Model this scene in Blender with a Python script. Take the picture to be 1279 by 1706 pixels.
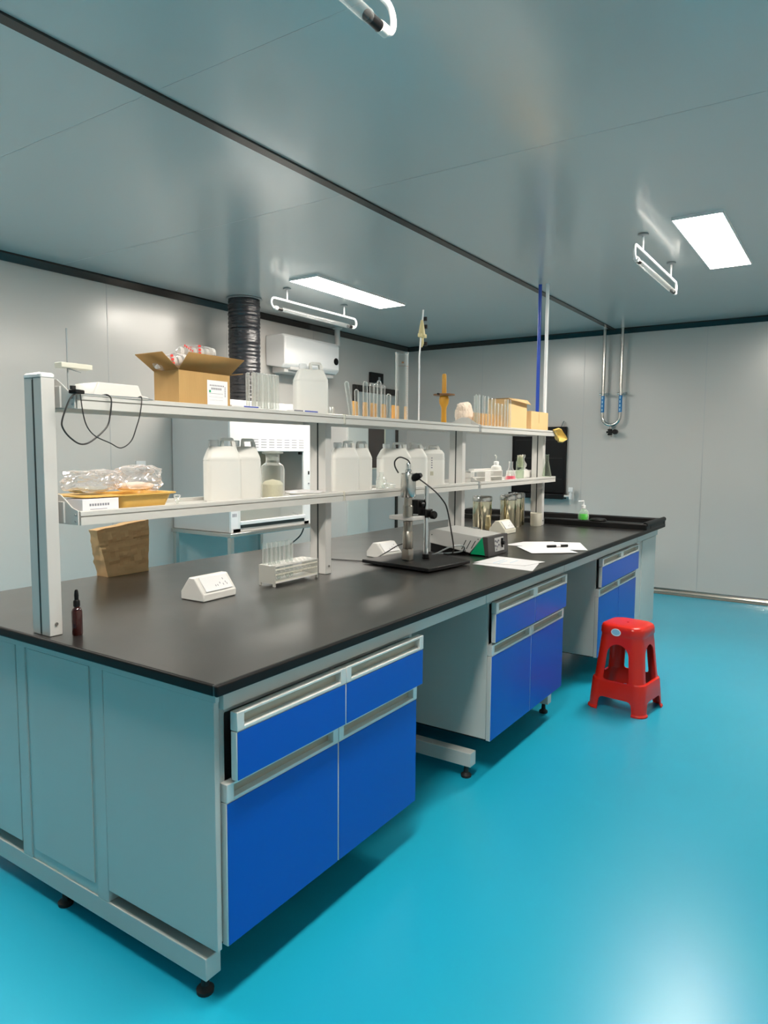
import bpy, bmesh, math, random
from mathutils import Vector, Matrix, noise
random.seed(7)
for o in list(bpy.data.objects): bpy.data.objects.remove(o, do_unlink=True)
S = bpy.context.scene
COL = S.collection
PI = math.pi
R = math.radians

# ---------------------------------------------------------------- camera, light, exposure
cam_d = bpy.data.cameras.new('camera'); cam = bpy.data.objects.new('camera', cam_d); COL.objects.link(cam)
cam_d.sensor_fit = 'VERTICAL'; cam_d.sensor_height = 36.0; cam_d.lens = 36.0 * 1170.36 / 1706.0
cam_d.clip_start = 0.02; cam_d.clip_end = 60
yaw, pit, rol = R(33.8144), R(-4.9832), R(0.3664)
F = Vector((-math.sin(yaw) * math.cos(pit), math.cos(yaw) * math.cos(pit), math.sin(pit)))
Rt = Vector((math.cos(yaw), math.sin(yaw), 0)); U = Rt.cross(F)
R2 = Rt * math.cos(rol) + U * math.sin(rol); U2 = -Rt * math.sin(rol) + U * math.cos(rol)
cam.matrix_world = Matrix(((R2.x, U2.x, -F.x, 1.1909), (R2.y, U2.y, -F.y, -1.0936), (R2.z, U2.z, -F.z, 1.3917), (0, 0, 0, 1)))
S.camera = cam
S.view_settings.view_transform = 'Standard'
try: S.view_settings.look = 'None'
except Exception: pass
S.view_settings.gamma = 1.0
S.view_settings.use_curve_mapping = False
S.view_settings.exposure = 2.12
LAMP = 15.5                   # radiance of the ceiling panels
W = bpy.data.worlds.new('world'); S.world = W; W.use_nodes = True
W.node_tree.nodes['Background'].inputs[0].default_value = (.8, .9, 1, 1)
W.node_tree.nodes['Background'].inputs[1].default_value = 0.05

# ---------------------------------------------------------------- materials
def rgb(r, g, b):
    f = lambda c: (c / 255 / 12.92) if c / 255 <= .04045 else ((c / 255 + .055) / 1.055) ** 2.4
    return (f(r), f(g), f(b), 1)
def mat(name, col, rough=.5, metal=0., spec=.5, coat=0., coat_r=.1, bump=0., bscale=40., var=0., vscale=3., trans=0., emit=0., sss=0., rvar=0., aniso=None):
    m = bpy.data.materials.new(name); m.use_nodes = True
    nt = m.node_tree; b = nt.nodes['Principled BSDF']
    b.inputs['Base Color'].default_value = col
    b.inputs['Roughness'].default_value = rough
    b.inputs['Metallic'].default_value = metal
    b.inputs['Specular IOR Level'].default_value = spec
    b.inputs['Coat Weight'].default_value = coat
    b.inputs['Coat Roughness'].default_value = coat_r
    b.inputs['Transmission Weight'].default_value = trans
    if emit: b.inputs['Emission Color'].default_value = col; b.inputs['Emission Strength'].default_value = emit
    if sss: b.inputs['Subsurface Weight'].default_value = sss; b.inputs['Subsurface Radius'].default_value = (.02, .02, .02)
    tc = nt.nodes.new('ShaderNodeTexCoord')
    def nz(scale, vec=None):
        n = nt.nodes.new('ShaderNodeTexNoise'); n.inputs['Scale'].default_value = scale; n.inputs['Detail'].default_value = 4
        src = tc.outputs['Object']
        if aniso:
            mp = nt.nodes.new('ShaderNodeMapping'); mp.inputs['Scale'].default_value = aniso
            nt.links.new(src, mp.inputs[0]); src = mp.outputs[0]
        nt.links.new(src, n.inputs['Vector']); return n
    if bump:
        n = nz(bscale); bp = nt.nodes.new('ShaderNodeBump'); bp.inputs['Strength'].default_value = bump; bp.inputs['Distance'].default_value = .01
        nt.links.new(n.outputs['Fac'], bp.inputs['Height']); nt.links.new(bp.outputs[0], b.inputs['Normal'])
    if var:
        n = nz(vscale); mx = nt.nodes.new('ShaderNodeMix'); mx.data_type = 'RGBA'
        mx.inputs['A'].default_value = tuple(c * (1 - var) for c in col[:3]) + (1,)
        mx.inputs['B'].default_value = tuple(min(1, c * (1 + var)) for c in col[:3]) + (1,)
        nt.links.new(n.outputs['Fac'], mx.inputs['Factor']); nt.links.new(mx.outputs['Result'], b.inputs['Base Color'])
    if rvar:
        n = nz(vscale * 1.7); mr = nt.nodes.new('ShaderNodeMapRange')
        mr.inputs['To Min'].default_value = max(0, rough - rvar); mr.inputs['To Max'].default_value = rough + rvar
        nt.links.new(n.outputs['Fac'], mr.inputs['Value']); nt.links.new(mr.outputs[0], b.inputs['Roughness'])
    return m
def thin_glass(name, tint=(.93, .96, .95), edge=.6, rough=.03, haze=.05, hazecol=(.92, .92, .9), power=1.6, crinkle=0., cscale=30):
    # thin clear wall: see-through face on, brighter and milkier where the wall turns edge on
    m = bpy.data.materials.new(name); m.use_nodes = True; nt = m.node_tree
    for n in list(nt.nodes): nt.nodes.remove(n)
    out = nt.nodes.new('ShaderNodeOutputMaterial'); tr = nt.nodes.new('ShaderNodeBsdfTransparent'); gl = nt.nodes.new('ShaderNodeBsdfGlossy')
    tr.inputs[0].default_value = tint + (1,); gl.inputs['Roughness'].default_value = rough; gl.inputs[0].default_value = (1, 1, 1, 1)
    df = nt.nodes.new('ShaderNodeBsdfDiffuse'); df.inputs[0].default_value = hazecol + (1,)
    sf = nt.nodes.new('ShaderNodeMixShader'); sf.inputs[0].default_value = .55
    nt.links.new(gl.outputs[0], sf.inputs[1]); nt.links.new(df.outputs[0], sf.inputs[2])
    lw = nt.nodes.new('ShaderNodeLayerWeight'); lw.inputs[0].default_value = .5
    pw = nt.nodes.new('ShaderNodeMath'); pw.operation = 'POWER'; pw.inputs[1].default_value = power
    ml = nt.nodes.new('ShaderNodeMath'); ml.operation = 'MULTIPLY_ADD'; ml.inputs[1].default_value = edge; ml.inputs[2].default_value = .03 + haze; ml.use_clamp = True
    nt.links.new(lw.outputs['Facing'], pw.inputs[0]); nt.links.new(pw.outputs[0], ml.inputs[0])
    mx = nt.nodes.new('ShaderNodeMixShader'); nt.links.new(ml.outputs[0], mx.inputs[0]); nt.links.new(tr.outputs[0], mx.inputs[1]); nt.links.new(sf.outputs[0], mx.inputs[2])
    if crinkle:
        tc = nt.nodes.new('ShaderNodeTexCoord'); vo = nt.nodes.new('ShaderNodeTexVoronoi'); vo.inputs['Scale'].default_value = cscale; vo.feature = 'F1'
        nt.links.new(tc.outputs['Object'], vo.inputs['Vector'])
        bp = nt.nodes.new('ShaderNodeBump'); bp.inputs['Strength'].default_value = crinkle; bp.inputs['Distance'].default_value = .01
        nt.links.new(vo.outputs['Distance'], bp.inputs['Height'])
        for x in (gl, df, lw): nt.links.new(bp.outputs[0], x.inputs['Normal'])
    nt.links.new(mx.outputs[0], out.inputs[0]); return m
M = {}
M['wall'] = mat('wall_panel', (.57, .55, .525, 1), .34, spec=.6, coat=1., coat_r=.22, bump=.05, bscale=1.2)
M['ceil'] = mat('ceiling_panel', (.52, .555, .55, 1), .24, spec=.9, coat=.3, coat_r=.12, bump=.035, bscale=1.1)
M['seam'] = mat('seam_strip', (.50, .50, .50, 1), .4, metal=.3)
M['trimdark'] = mat('dark_trim', (.035, .032, .03, 1), .25, metal=.55, spec=.6)
M['trimsteel'] = mat('steel_cove', (.55, .52, .46, 1), .22, metal=.9)
M['floor'] = mat('floor_epoxy', (.010, .42, .62, 1), .34, spec=.4, coat=.3, coat_r=.24, bump=.02, bscale=5, var=.07, vscale=1.3, rvar=.04)
M['black_top'] = mat('phenolic_top', (.0135, .0122, .011, 1), .32, spec=1.0, coat=.55, coat_r=.25, bump=.015, bscale=200, rvar=.05, vscale=2.0)
M['black_edge'] = mat('phenolic_edge', (.004, .004, .004, 1), .5, spec=.25)
M['grey'] = mat('grey_laminate', (.55, .58, .56, 1), .38, spec=.5, bump=.01, bscale=300)
M['greydark'] = mat('handle_recess', (.42, .40, .33, 1), .4, metal=.35)
M['alu'] = mat('handle_aluminium', (.72, .73, .71, 1), .3, metal=.25, spec=.6)
M['blue'] = mat('blue_front', (.000, .088, .52, 1), .33, spec=.4)
M['postw'] = mat('post_white', (.60, .595, .575, 1), .35, spec=.5)
M['slot'] = mat('dark_slot', (.03, .04, .04, 1), .6)
M['shelf'] = mat('shelf_white', (.60, .595, .565, 1), .35, spec=.5)
M['black'] = mat('black_plastic', (.004, .004, .0045, 1), .4, spec=.25)
M['rubber'] = mat('black_rubber', (.012, .012, .012, 1), .6)
M['cable'] = mat('black_cable', (.02, .02, .02, 1), .45)
M['steel'] = mat('stainless', (.62, .61, .58, 1), .2, metal=1.)
M['steelb'] = mat('brushed_steel', (.42, .38, .33, 1), .30, metal=1., bump=.05, bscale=60, aniso=(1, 1, 14))
M['chrome'] = mat('chrome', (.75, .76, .76, 1), .08, metal=1.)
M['canister'] = mat('canister_steel', (.80, .72, .52, 1), .12, metal=1.)
M['red'] = mat('red_plastic', (.80, .022, .010, 1), .26, spec=.5, sss=.05)
M['hdpe'] = mat('white_hdpe', (.74, .735, .70, 1), .42, sss=.15)
M['white'] = mat('white_plastic', (.72, .71, .68, 1), .38)
M['whitegl'] = mat('white_enamel', (.82, .83, .84, 1), .25)
M['hoodgrey'] = mat('hood_side', (.56, .555, .545, 1), .4)
M['cream'] = mat('cream_plastic', (.70, .68, .58, 1), .4)
M['card'] = mat('cardboard', (.50, .31, .125, 1), .8, spec=.2, var=.12, vscale=6, bump=.05, bscale=60, aniso=(4, 4, .6))
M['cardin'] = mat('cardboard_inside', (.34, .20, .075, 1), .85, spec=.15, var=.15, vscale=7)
M['carton'] = mat('light_carton', (.78, .53, .27, 1), .7, spec=.2, var=.06, vscale=5)
M['kraft'] = mat('kraft_paper', (.60, .38, .19, 1), .7, spec=.3, var=.12, vscale=9, bump=.3, bscale=12)
M['paper'] = mat('paper', (.86, .85, .87, 1), .6, spec=.2)
M['ink'] = mat('ink_grey', (.25, .25, .29, 1), .7)
M['inkred'] = mat('print_red', (.75, .06, .05, 1), .5)
M['inkblue'] = mat('print_blue', (.08, .12, .48, 1), .5)
M['green'] = mat('green_panel', (.0, .36, .15, 1), .4)
M['liquid'] = mat('green_soap', (.06, .72, .02, 1), .1, spec=.6, sss=.3)
M['pink'] = mat('pink_liquid', (.85, .07, .14, 1), .15)
M['amber'] = mat('amber_glass', (.035, .004, .003, 1), .08, spec=.8)
M['wood'] = mat('yellow_wood', (.80, .44, .13, 1), .55, var=.15, vscale=30, aniso=(1, 1, .1))
M['ambertip'] = mat('amber_rubber', (.62, .30, .02, 1), .35, sss=.2)
M['brown'] = mat('brown_rubber', (.22, .10, .035, 1), .5)
M['tray'] = mat('gold_tray', (.80, .50, .13, 1), .35, spec=.5, var=.12, vscale=25)
M['powder'] = mat('cream_powder', (.76, .69, .52, 1), .9, bump=.3, bscale=90)
M['foam'] = mat('cream_cloth', (.88, .74, .62, 1), .9, bump=.5, bscale=35, sss=.2)
M['glove'] = mat('yellow_latex', (.78, .56, .16, 1), .5, sss=.2, var=.1, vscale=20)
M['duct'] = mat('black_duct', (.022, .022, .028, 1), .25, spec=1., metal=.2, bump=1., bscale=7, aniso=(2.2, 2.2, 8))
M['door'] = mat('door_leaf', (.50, .53, .53, 1), .35)
M['doorglass'] = mat('door_pane', (.075, .055, .05, 1), .08, spec=.6)
M['olive'] = mat('hood_lining', (.50, .48, .38, 1), .4)
M['bluepipe'] = mat('blue_pipe', (.01, .06, .42, 1), .3)
M['bluelabel'] = mat('blue_label', (.02, .22, .55, 1), .35)
M['skyprint'] = mat('sky_print', (.35, .62, .80, 1), .4)
M['graygauge'] = mat('grey_metal_paint', (.30, .33, .34, 1), .4, metal=.3)
M['lid'] = mat('clear_grey_glass', (.40, .42, .38, 1), .3)
M['glass'] = thin_glass('clear_glass', edge=.85, power=1.25, haze=.04)
M['glassg'] = thin_glass('green_glass', (.72, .80, .70), .6, hazecol=(.6, .68, .55))
M['rackplastic'] = thin_glass('rack_plastic', (.85, .86, .82), .3, .15, .6, (.74, .73, .68))
M['paneldark'] = mat('dark_panel', (.055, .05, .05, 1), .4)
M['clampy'] = mat('yellow_clamp', (.72, .60, .30, 1), .45)
M['quartz'] = thin_glass('quartz_glass', (.88, .90, .90), .35, haze=0, hazecol=(.45, .47, .47))
M['frost'] = thin_glass('frosted_glass', (.9, .92, .9), .6, .15, .32, (.80, .80, .77))
M['film'] = thin_glass('plastic_film', (.97, .96, .96), .62, .08, .10, (.90, .87, .87), 1.5, .55, 22)
m = bpy.data.materials.new('light_panel'); m.use_nodes = True; nt = m.node_tree
for n in list(nt.nodes): nt.nodes.remove(n)
o_ = nt.nodes.new('ShaderNodeOutputMaterial'); e_ = nt.nodes.new('ShaderNodeEmission'); e_.inputs[0].default_value = (1.0, .915, .81, 1); e_.inputs[1].default_value = LAMP
nt.links.new(e_.outputs[0], o_.inputs[0]); M['lamp'] = m

# ---------------------------------------------------------------- mesh builder
class MB:
    def __init__(s): s.v = []; s.f = []
    def add(s, vs, fs, T=None):
        k = len(s.v)
        for v in vs:
            v = Vector(v)
            s.v.append(tuple(T @ v) if T is not None else tuple(v))
        for f in fs: s.f.append([i + k for i in f])
        return s
    def box(s, x0, x1, y0, y1, z0, z1, T=None):
        vs = [(x, y, z) for z in (z0, z1) for y in (y0, y1) for x in (x0, x1)]
        return s.add(vs, [(0, 2, 3, 1), (4, 5, 7, 6), (0, 1, 5, 4), (2, 6, 7, 3), (0, 4, 6, 2), (1, 3, 7, 5)], T)
    def prism(s, poly, axis, a, b, T=None):
        # poly: (p,q) pairs; axis x: (y,z); y: (x,z); z: (x,y)
        n = len(poly); mk = {'x': lambda p, t: (t, p[0], p[1]), 'y': lambda p, t: (p[0], t, p[1]), 'z': lambda p, t: (p[0], p[1], t)}[axis]
        vs = [mk(p, a) for p in poly] + [mk(p, b) for p in poly]
        fs = [list(range(n))[::-1], list(range(n, 2 * n))] + [(i, (i + 1) % n, n + (i + 1) % n, n + i) for i in range(n)]
        return s.add(vs, fs, T)
    def lathe(s, prof, c=(0, 0, 0), n=24, T=None, cap=True):
        vs = []; fs = []
        for r, z in prof:
            for i in range(n):
                a = 2 * PI * i / n; vs.append((c[0] + r * math.cos(a), c[1] + r * math.sin(a), c[2] + z))
        for j in range(len(prof) - 1):
            for i in range(n):
                fs.append((j * n + i, j * n + (i + 1) % n, (j + 1) * n + (i + 1) % n, (j + 1) * n + i))
        if cap:
            if prof[0][0] > 1e-4: fs.append(list(range(n))[::-1])
            if prof[-1][0] > 1e-4: fs.append([(len(prof) - 1) * n + i for i in range(n)])
        return s.add(vs, fs, T)
    def cyl(s, c, r, h, n=24, T=None): return s.lathe([(r, 0), (r, h)], c, n, T)
    def tube(s, pts, r, n=10, closed=False, T=None):
        P = [Vector(p) for p in pts]; N = len(P); vs = []; fs = []
        up = None
        for i in range(N):
            if closed: t = (P[(i + 1) % N] - P[i - 1]).normalized()
            else: t = (P[min(i + 1, N - 1)] - P[max(i - 1, 0)]).normalized()
            if up is None:
                up = Vector((0, 0, 1)) if abs(t.z) < .9 else Vector((1, 0, 0))
            up = (up - t * up.dot(t)).normalized(); sd = t.cross(up)
            rr = r[i] if isinstance(r, (list, tuple)) else r
            for k in range(n):
                a = 2 * PI * k / n; vs.append(tuple(P[i] + (up * math.cos(a) + sd * math.sin(a)) * rr))
        for i in range(N - (0 if closed else 1)):
            for k in range(n):
                j = (i + 1) % N; fs.append((i * n + k, i * n + (k + 1) % n, j * n + (k + 1) % n, j * n + k))
        if not closed: fs.append(list(range(n))[::-1]); fs.append([(N - 1) * n + k for k in range(n)])
        return s.add(vs, fs, T)
    def loft(s, rings, cap=True, T=None):
        n = len(rings[0]); vs = [p for r in rings for p in r]; fs = []
        for j in range(len(rings) - 1):
            for i in range(n): fs.append((j * n + i, j * n + (i + 1) % n, (j + 1) * n + (i + 1) % n, (j + 1) * n + i))
        if cap: fs.append(list(range(n))[::-1]); fs.append([(len(rings) - 1) * n + i for i in range(n)])
        return s.add(vs, fs, T)
    def build(s, name, mt, parent=None, bevel=0., seg=2, smooth=True, angle=35, off=None, label=None, solid=0.):
        me = bpy.data.meshes.new(name); me.from_pydata(s.v, [], s.f); me.validate(); me.update()
        bm = bmesh.new(); bm.from_mesh(me); bmesh.ops.recalc_face_normals(bm, faces=bm.faces); bm.to_mesh(me); bm.free()
        me.materials.append(M[mt] if isinstance(mt, str) else mt)
        if smooth:
            me.shade_smooth(); me.set_sharp_from_angle(angle=R(angle))
        o = bpy.data.objects.new(name, me); COL.objects.link(o)
        if parent is not None: o.parent = parent
        if solid:
            d = o.modifiers.new('solidify', 'SOLIDIFY'); d.thickness = solid; d.offset = 0
        if bevel:
            b = o.modifiers.new('bevel', 'BEVEL'); b.width = bevel; b.segments = seg; b.limit_method = 'ANGLE'; b.angle_limit = R(40); b.harden_normals = False
        if label: o['label'] = label
        return o
def rrect(w, d, r, n=5, cx=0, cy=0, z=0):
    pts = []
    for (sx, sy, a0) in ((1, 1, 0), (-1, 1, 90), (-1, -1, 180), (1, -1, 270)):
        for k in range(n + 1):
            a = R(a0 + 90 * k / n); pts.append((cx + sx * (w / 2 - r) + r * math.cos(a), cy + sy * (d / 2 - r) + r * math.sin(a), z))
    return pts
def smoothpts(pts, sub=6):
    P = [Vector(p) for p in pts]; out = []
    for i in range(len(P) - 1):
        a = P[max(i - 1, 0)]; b = P[i]; c = P[i + 1]; d = P[min(i + 2, len(P) - 1)]
        for k in range(sub):
            t = k / sub
            out.append(tuple(.5 * ((2 * b) + (c - a) * t + (2 * a - 5 * b + 4 * c - d) * t * t + (3 * b - a - 3 * c + d) * t ** 3)))
    out.append(tuple(P[-1])); return out
def tag(o, label, cat, group=None, kind=None):
    if label: o['label'] = label
    if cat: o['category'] = cat
    if group: o['group'] = group
    if kind: o['kind'] = kind
    return o
def thing(name, label, cat, loc=(0, 0, 0), rz=0., group=None):
    o = bpy.data.objects.new(name, None); COL.objects.link(o); o.empty_display_size = .05
    o.location = loc; o.rotation_euler = (0, 0, rz); return tag(o, label, cat, group)
def dup(root, loc, rz=0., label=None, group=None, scale=None):
    r = root.copy(); COL.objects.link(r); r.location = loc; r.rotation_euler = (0, 0, rz)
    if scale: r.scale = scale
    if label: r['label'] = label
    if group: r['group'] = group
    for ch in list(root.children):
        c = ch.copy(); COL.objects.link(c); c.parent = r
        for g in list(ch.children):
            d = g.copy(); COL.objects.link(d); d.parent = c
    return r
def struct(name, mb, mt, **k):
    o = mb.build(name, mt, **k); o['kind'] = 'structure'; return o

# ---------------------------------------------------------------- the room
XL, XR, YF, YB, ZC = -3.344, 1.75, 6.163, -4.2, 2.62
struct('floor', MB().box(XL - .1, XR + .1, YB - .1, YF + .1, -.1, 0), 'floor', smooth=False)
struct('ceiling', MB().box(XL - .1, XR + .1, YB - .1, YF + .1, ZC, ZC + .1), 'ceil', smooth=False)
struct('wall_left', MB().box(XL - .1, XL, YB, YF, 0, ZC), 'wall', smooth=False)
struct('wall_right', MB().box(XR, XR + .1, YB, YF, 0, ZC), 'wall', smooth=False)
struct('wall_far', MB().box(XL - .1, XR + .1, YF, YF + .1, 0, ZC), 'wall', smooth=False)
struct('wall_near', MB().box(XL - .1, XR + .1, YB - .1, YB, 0, ZC), 'wall', smooth=False)
# cornice angles where walls meet the ceiling
def cornice(name, pts, axis, a, b): return struct(name, MB().prism(pts, axis, a, b), 'trimdark')
cornice('trim_1', [(XL, ZC), (XL + .05, ZC), (XL + .05, ZC - .012), (XL + .012, ZC - .05), (XL, ZC - .05)], 'y', YB, YF)
cornice('trim_2', [(YF, ZC), (YF - .05, ZC), (YF - .05, ZC - .012), (YF - .012, ZC - .05), (YF, ZC - .05)], 'x', XL, XR)
# joint strips between ceiling bays
struct('trim_3', MB().box(-.927, -.877, YB, YF, ZC - .008, ZC + .001), 'trimdark', bevel=.002)
struct('trim_4', MB().box(XL + .0, XL + .03, YB, YF, 0, .012), 'trimsteel')
def cove(name, pts, axis, a, b): return struct(name, MB().prism(pts, axis, a, b), 'trimsteel', angle=60)
q = [(YF, 0), (YF - .05, 0)] + [(YF - .05 + .05 * math.sin(R(t)), .05 - .05 * math.cos(R(t))) for t in (20, 40, 60, 80)] + [(YF, .055)]
cove('baseboard_far', q, 'x', XL, XR)
q = [(XL, 0), (XL + .05, 0)] + [(XL + .05 - .05 * math.sin(R(t)), .05 - .05 * math.cos(R(t))) for t in (20, 40, 60, 80)] + [(XL, .055)]
cove('baseboard_left', q, 'y', YB, YF)
# slim panel joints
k = 5
for x in (-2.35, -1.19, -.029, 1.13):
    struct('trim_%d' % k, MB().box(x - .003, x + .003, YF - .0015, YF + .001, .05, ZC - .05), 'seam'); k += 1
for y in (-1.4, -.24, .92, 2.08, 3.24, 4.40):
    struct('trim_%d' % k, MB().box(XL - .001, XL + .0015, y - .003, y + .003, .05, ZC - .05), 'seam'); k += 1
for y in (-1.71, -.57, .57, 1.71, 2.85 + 1.8, 5.6):
    for (a, b) in ((XL + .05, -.93), (-.875, XR)):
        if y > 3: continue
        struct('trim_%d' % k, MB().box(a, b, y - .0015, y + .0015, ZC - .0005, ZC + .001), 'seam'); k += 1

# door in the left wall
d1 = MB()
dy0, dy1, dz = 5.05, 5.93, 2.10
d1.box(XL - .001, XL + .03, dy0, dy0 + .05, 0, dz).box(XL - .001, XL + .03, dy1 - .05, dy1, 0, dz).box(XL - .001, XL + .03, dy0 + .05, dy1 - .05, dz - .07, dz)
door = struct('door_1', d1, 'trimdark', bevel=.003)
MB().box(XL, XL + .018, dy0 + .05, dy1 - .05, .01, dz - .07).build('door_leaf', 'door', door, bevel=.002)
MB().box(XL + .016, XL + .022, 5.27, 5.64, 1.20, 1.68).build('door_window', 'doorglass', door)
f = MB(); f.box(XL + .016, XL + .027, 5.245, 5.27, 1.18, 1.70).box(XL + .016, XL + .027, 5.64, 5.665, 1.18, 1.70).box(XL + .016, XL + .027, 5.27, 5.64, 1.68, 1.70).box(XL + .016, XL + .027, 5.27, 5.64, 1.18, 1.20)
f.build('window_frame', 'cream', door, bevel=.002)
h = MB().tube([(XL + .02, 5.82, 1.02), (XL + .06, 5.82, 1.02), (XL + .06, 5.74, 1.02)], .009); h.box(XL + .016, XL + .024, 5.80, 5.84, .92, 1.08)
h.build('door_handle', 'steel', door)
sg = thing('exit_sign', 'small black sign box mounted above the door', 'sign', (XL + .001, 5.48, 2.145))
MB().box(0, .03, -.125, .125, 0, .115).build('sign_box', 'black', sg, bevel=.004)
MB().box(.0295, .031, .02, .06, .03, .07).build('sign_face', 'graygauge', sg)

# ceiling light panels
def light_panel(name, x0, x1, y0, y1, label):
    t = thing(name, label, 'ceiling light', (x0, y0, ZC))
    MB().box(.006, x1 - x0 - .006, .006, y1 - y0 - .006, -.014, -.006).build('diffuser', 'lamp', t, smooth=False)
    f = MB(); a, b = x1 - x0, y1 - y0
    f.box(0, a, 0, .006, -.016, 0).box(0, a, b - .006, b, -.016, 0).box(0, .006, .006, b - .006, -.016, 0).box(a - .006, a, .006, b - .006, -.016, 0)
    f.build('frame', 'whitegl', t); return t
light_panel('ceiling_light', .315, .565, 2.905, 4.08, 'bright rectangular ceiling light panel above the red stool, right of the dark strip')
light_panel('ceiling_light', -2.275, -2.01, 2.83, 3.99, 'bright rectangular ceiling light panel left of the dark strip, near the black duct')
light_panel('ceiling_light', .315, .565, -.56, .555, 'ceiling light panel overhead on the camera side, right of the dark strip')
light_panel('ceiling_light', -2.275, -2.01, -.62, .50, 'ceiling light panel overhead on the camera side, left of the dark strip')

# germicidal tube lamps hanging under the ceiling
def uv_lamp(x, yc, label):
    t = thing('tube_lamp', label, 'tube lamp', (x, yc, ZC), group='hanging tube lamps')
    top, bot, hl = -.095, -.168, .50
    pts = []
    for s_ in (-1, 1):
        arc = [(0, s_ * (hl + .035 * math.sin(R(a))), (top + bot) / 2 + (top - bot) / 2 * math.cos(R(a))) for a in range(0, 181, 20)]
        pts.append(arc)
    path = [p for p in pts[0][::-1]] + [p for p in pts[1]]
    MB().tube(path, .0085, 12).build('bent_pipe', 'whitegl', t)
    for s_ in (-1, 1):
        r = MB().lathe([(.028, 0), (.03, -.004), (.028, -.010), (.010, -.014)], (0, s_ * .36, 0), 20); r.build('rosette', 'graygauge', t)
        MB().tube([(0, s_ * .36, -.012), (0, s_ * .36, top)], .006, 10).build('stem', 'whitegl', t)
        MB().tube([(0, s_ * hl, bot), (0, s_ * (hl - .03), bot)], .015, 14).build('end_cap', 'white', t)
        MB().tube([(0, s_ * (hl - .03), bot), (0, s_ * (hl - .085), bot)], .0135, 14).build('lamp_base', 'black', t)
    MB().tube([(0, -hl + .075, bot), (0, hl - .075, bot)], .0165, 16).build('glass_tube', 'quartz', t)
    return t
u1 = uv_lamp(.125, 3.465, 'white looped tube lamp holder hanging beside the ceiling light above the stool')
u2 = dup(u1, (-2.48, 3.40, ZC), 0, 'white looped tube lamp holder hanging beside the ceiling light near the duct')
u3 = dup(u1, (.14, -.03, ZC), 0, 'white looped tube lamp cut off by the top of the picture')

# ---------------------------------------------------------------- island bench
HC = .85
YE = 4.52
ct = thing('worktop', 'long black phenolic worktop of the island bench', 'worktop', (-1.5, 0, .824))
prof = [(0, .004), (.004, 0), (1.496, 0), (1.5, .004), (1.5, .017), (1.490, .026), (.010, .026), (0, .017)]
slab = MB().prism([(p[0], p[1]) for p in prof], 'y', 0, 3.98); slab.build('slab', 'black_top', ct, bevel=.004)
eb = MB(); eb.box(1.4885, 1.5012, -.0012, 4.56, -.0015, .0264); eb.build('front_edge', 'black_edge', ct, bevel=.005, seg=3)
MB().box(.0, 1.4884, -.0012, .0115, -.0015, .0264).build('end_edge', 'black_edge', ct, bevel=.005, seg=3)
sk = MB(); sk.box(0, 1.4884, 3.98, 4.56, 0, .012)
sk.build('sink_base', 'black_edge', ct)
rim = MB(); rim.box(0, 1.5, 3.98, 4.10, .012, .066).box(0, 1.5, 4.50, 4.56, .012, .066).box(0, .06, 4.10, 4.50, .012, .066).box(1.44, 1.5, 4.10, 4.50, .012, .066)
rim.build('sink_rim', 'black_edge', ct, bevel=.006)
rl = MB().tube([(1.488, 3.99, .060), (1.488, 4.56, .060)], .017, 12); rl.build('sink_lip', 'black_edge', ct)
dr = MB().lathe([(0, .0), (.06, 0), (.062, .008), (.05, .018), (0, .022)], (1.17, 4.06, .066), 24); 
tag(MB().lathe([(0, 0), (.058, 0), (.062, .006), (.052, .016), (.02, .020), (0, .020)], (0, 0, 0), 24).build('sink_plug', 'black_edge'), 'black round rubber disc lying on the sink rim', 'plug').location = (-.36, 4.045, .8905)

# apron rail under the worktop
ap = MB(); 
for (a, b) in ((.0565, 1.50), (1.505, 2.43), (2.435, 3.90), (3.905, 4.50)): ap.box(-.075, -.040, a, b, .768, .823)
fr = thing('bench_frame', 'light grey steel frame of the island bench with foot beams', 'frame', (0, 0, 0))
ap.build('apron_rail', 'grey', fr, bevel=.0015)
er = MB(); er.box(-1.46, -.0405, .032, .044, .792, .823); er.build('end_rail', 'grey', fr, bevel=.001)
ap = MB(); ap.box(-1.46, -1.425, .045, 4.5, .768, .823); ap.build('apron_rail', 'grey', fr, bevel=.0015)
def c_frame(y0, first=False):
    y1 = y0 + .05
    MB().box(-1.40, -.098, y0, y1, .055, .115).build('foot_beam', 'grey', fr, bevel=.002)
    MB().box(-.545, -.495, y0, y1, .1151, .79).build('upright', 'grey', fr, bevel=.002)
    MB().box(-.935, -.885, y0, y1, .1151, .79).build('upright', 'grey', fr, bevel=.002)
    for x in (-.13, -.75, -1.36):
        MB().lathe([(.022, 0), (.023, .010), (.011, .020), (.009, .0549)], (x, y0 + .025, 0), 16).build('levelling_foot', 'rubber', fr)
c_frame(.040); c_frame(1.50); c_frame(2.40); c_frame(4.42)
MB().box(-.745, -.735, .062, 4.41, .012, .766).build('light_block_panel', 'black', fr)  # unseen black panel, added to block light from the left aisle
MB().box(-.8845, -.5455, .044, .060, .1152, .790).build('centre_panel', 'grey', fr, bevel=.001)
MB().box(-.87, -.56, .040, .044, .15, .787).build('infill_panel', 'grey', fr, bevel=.001)

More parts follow.
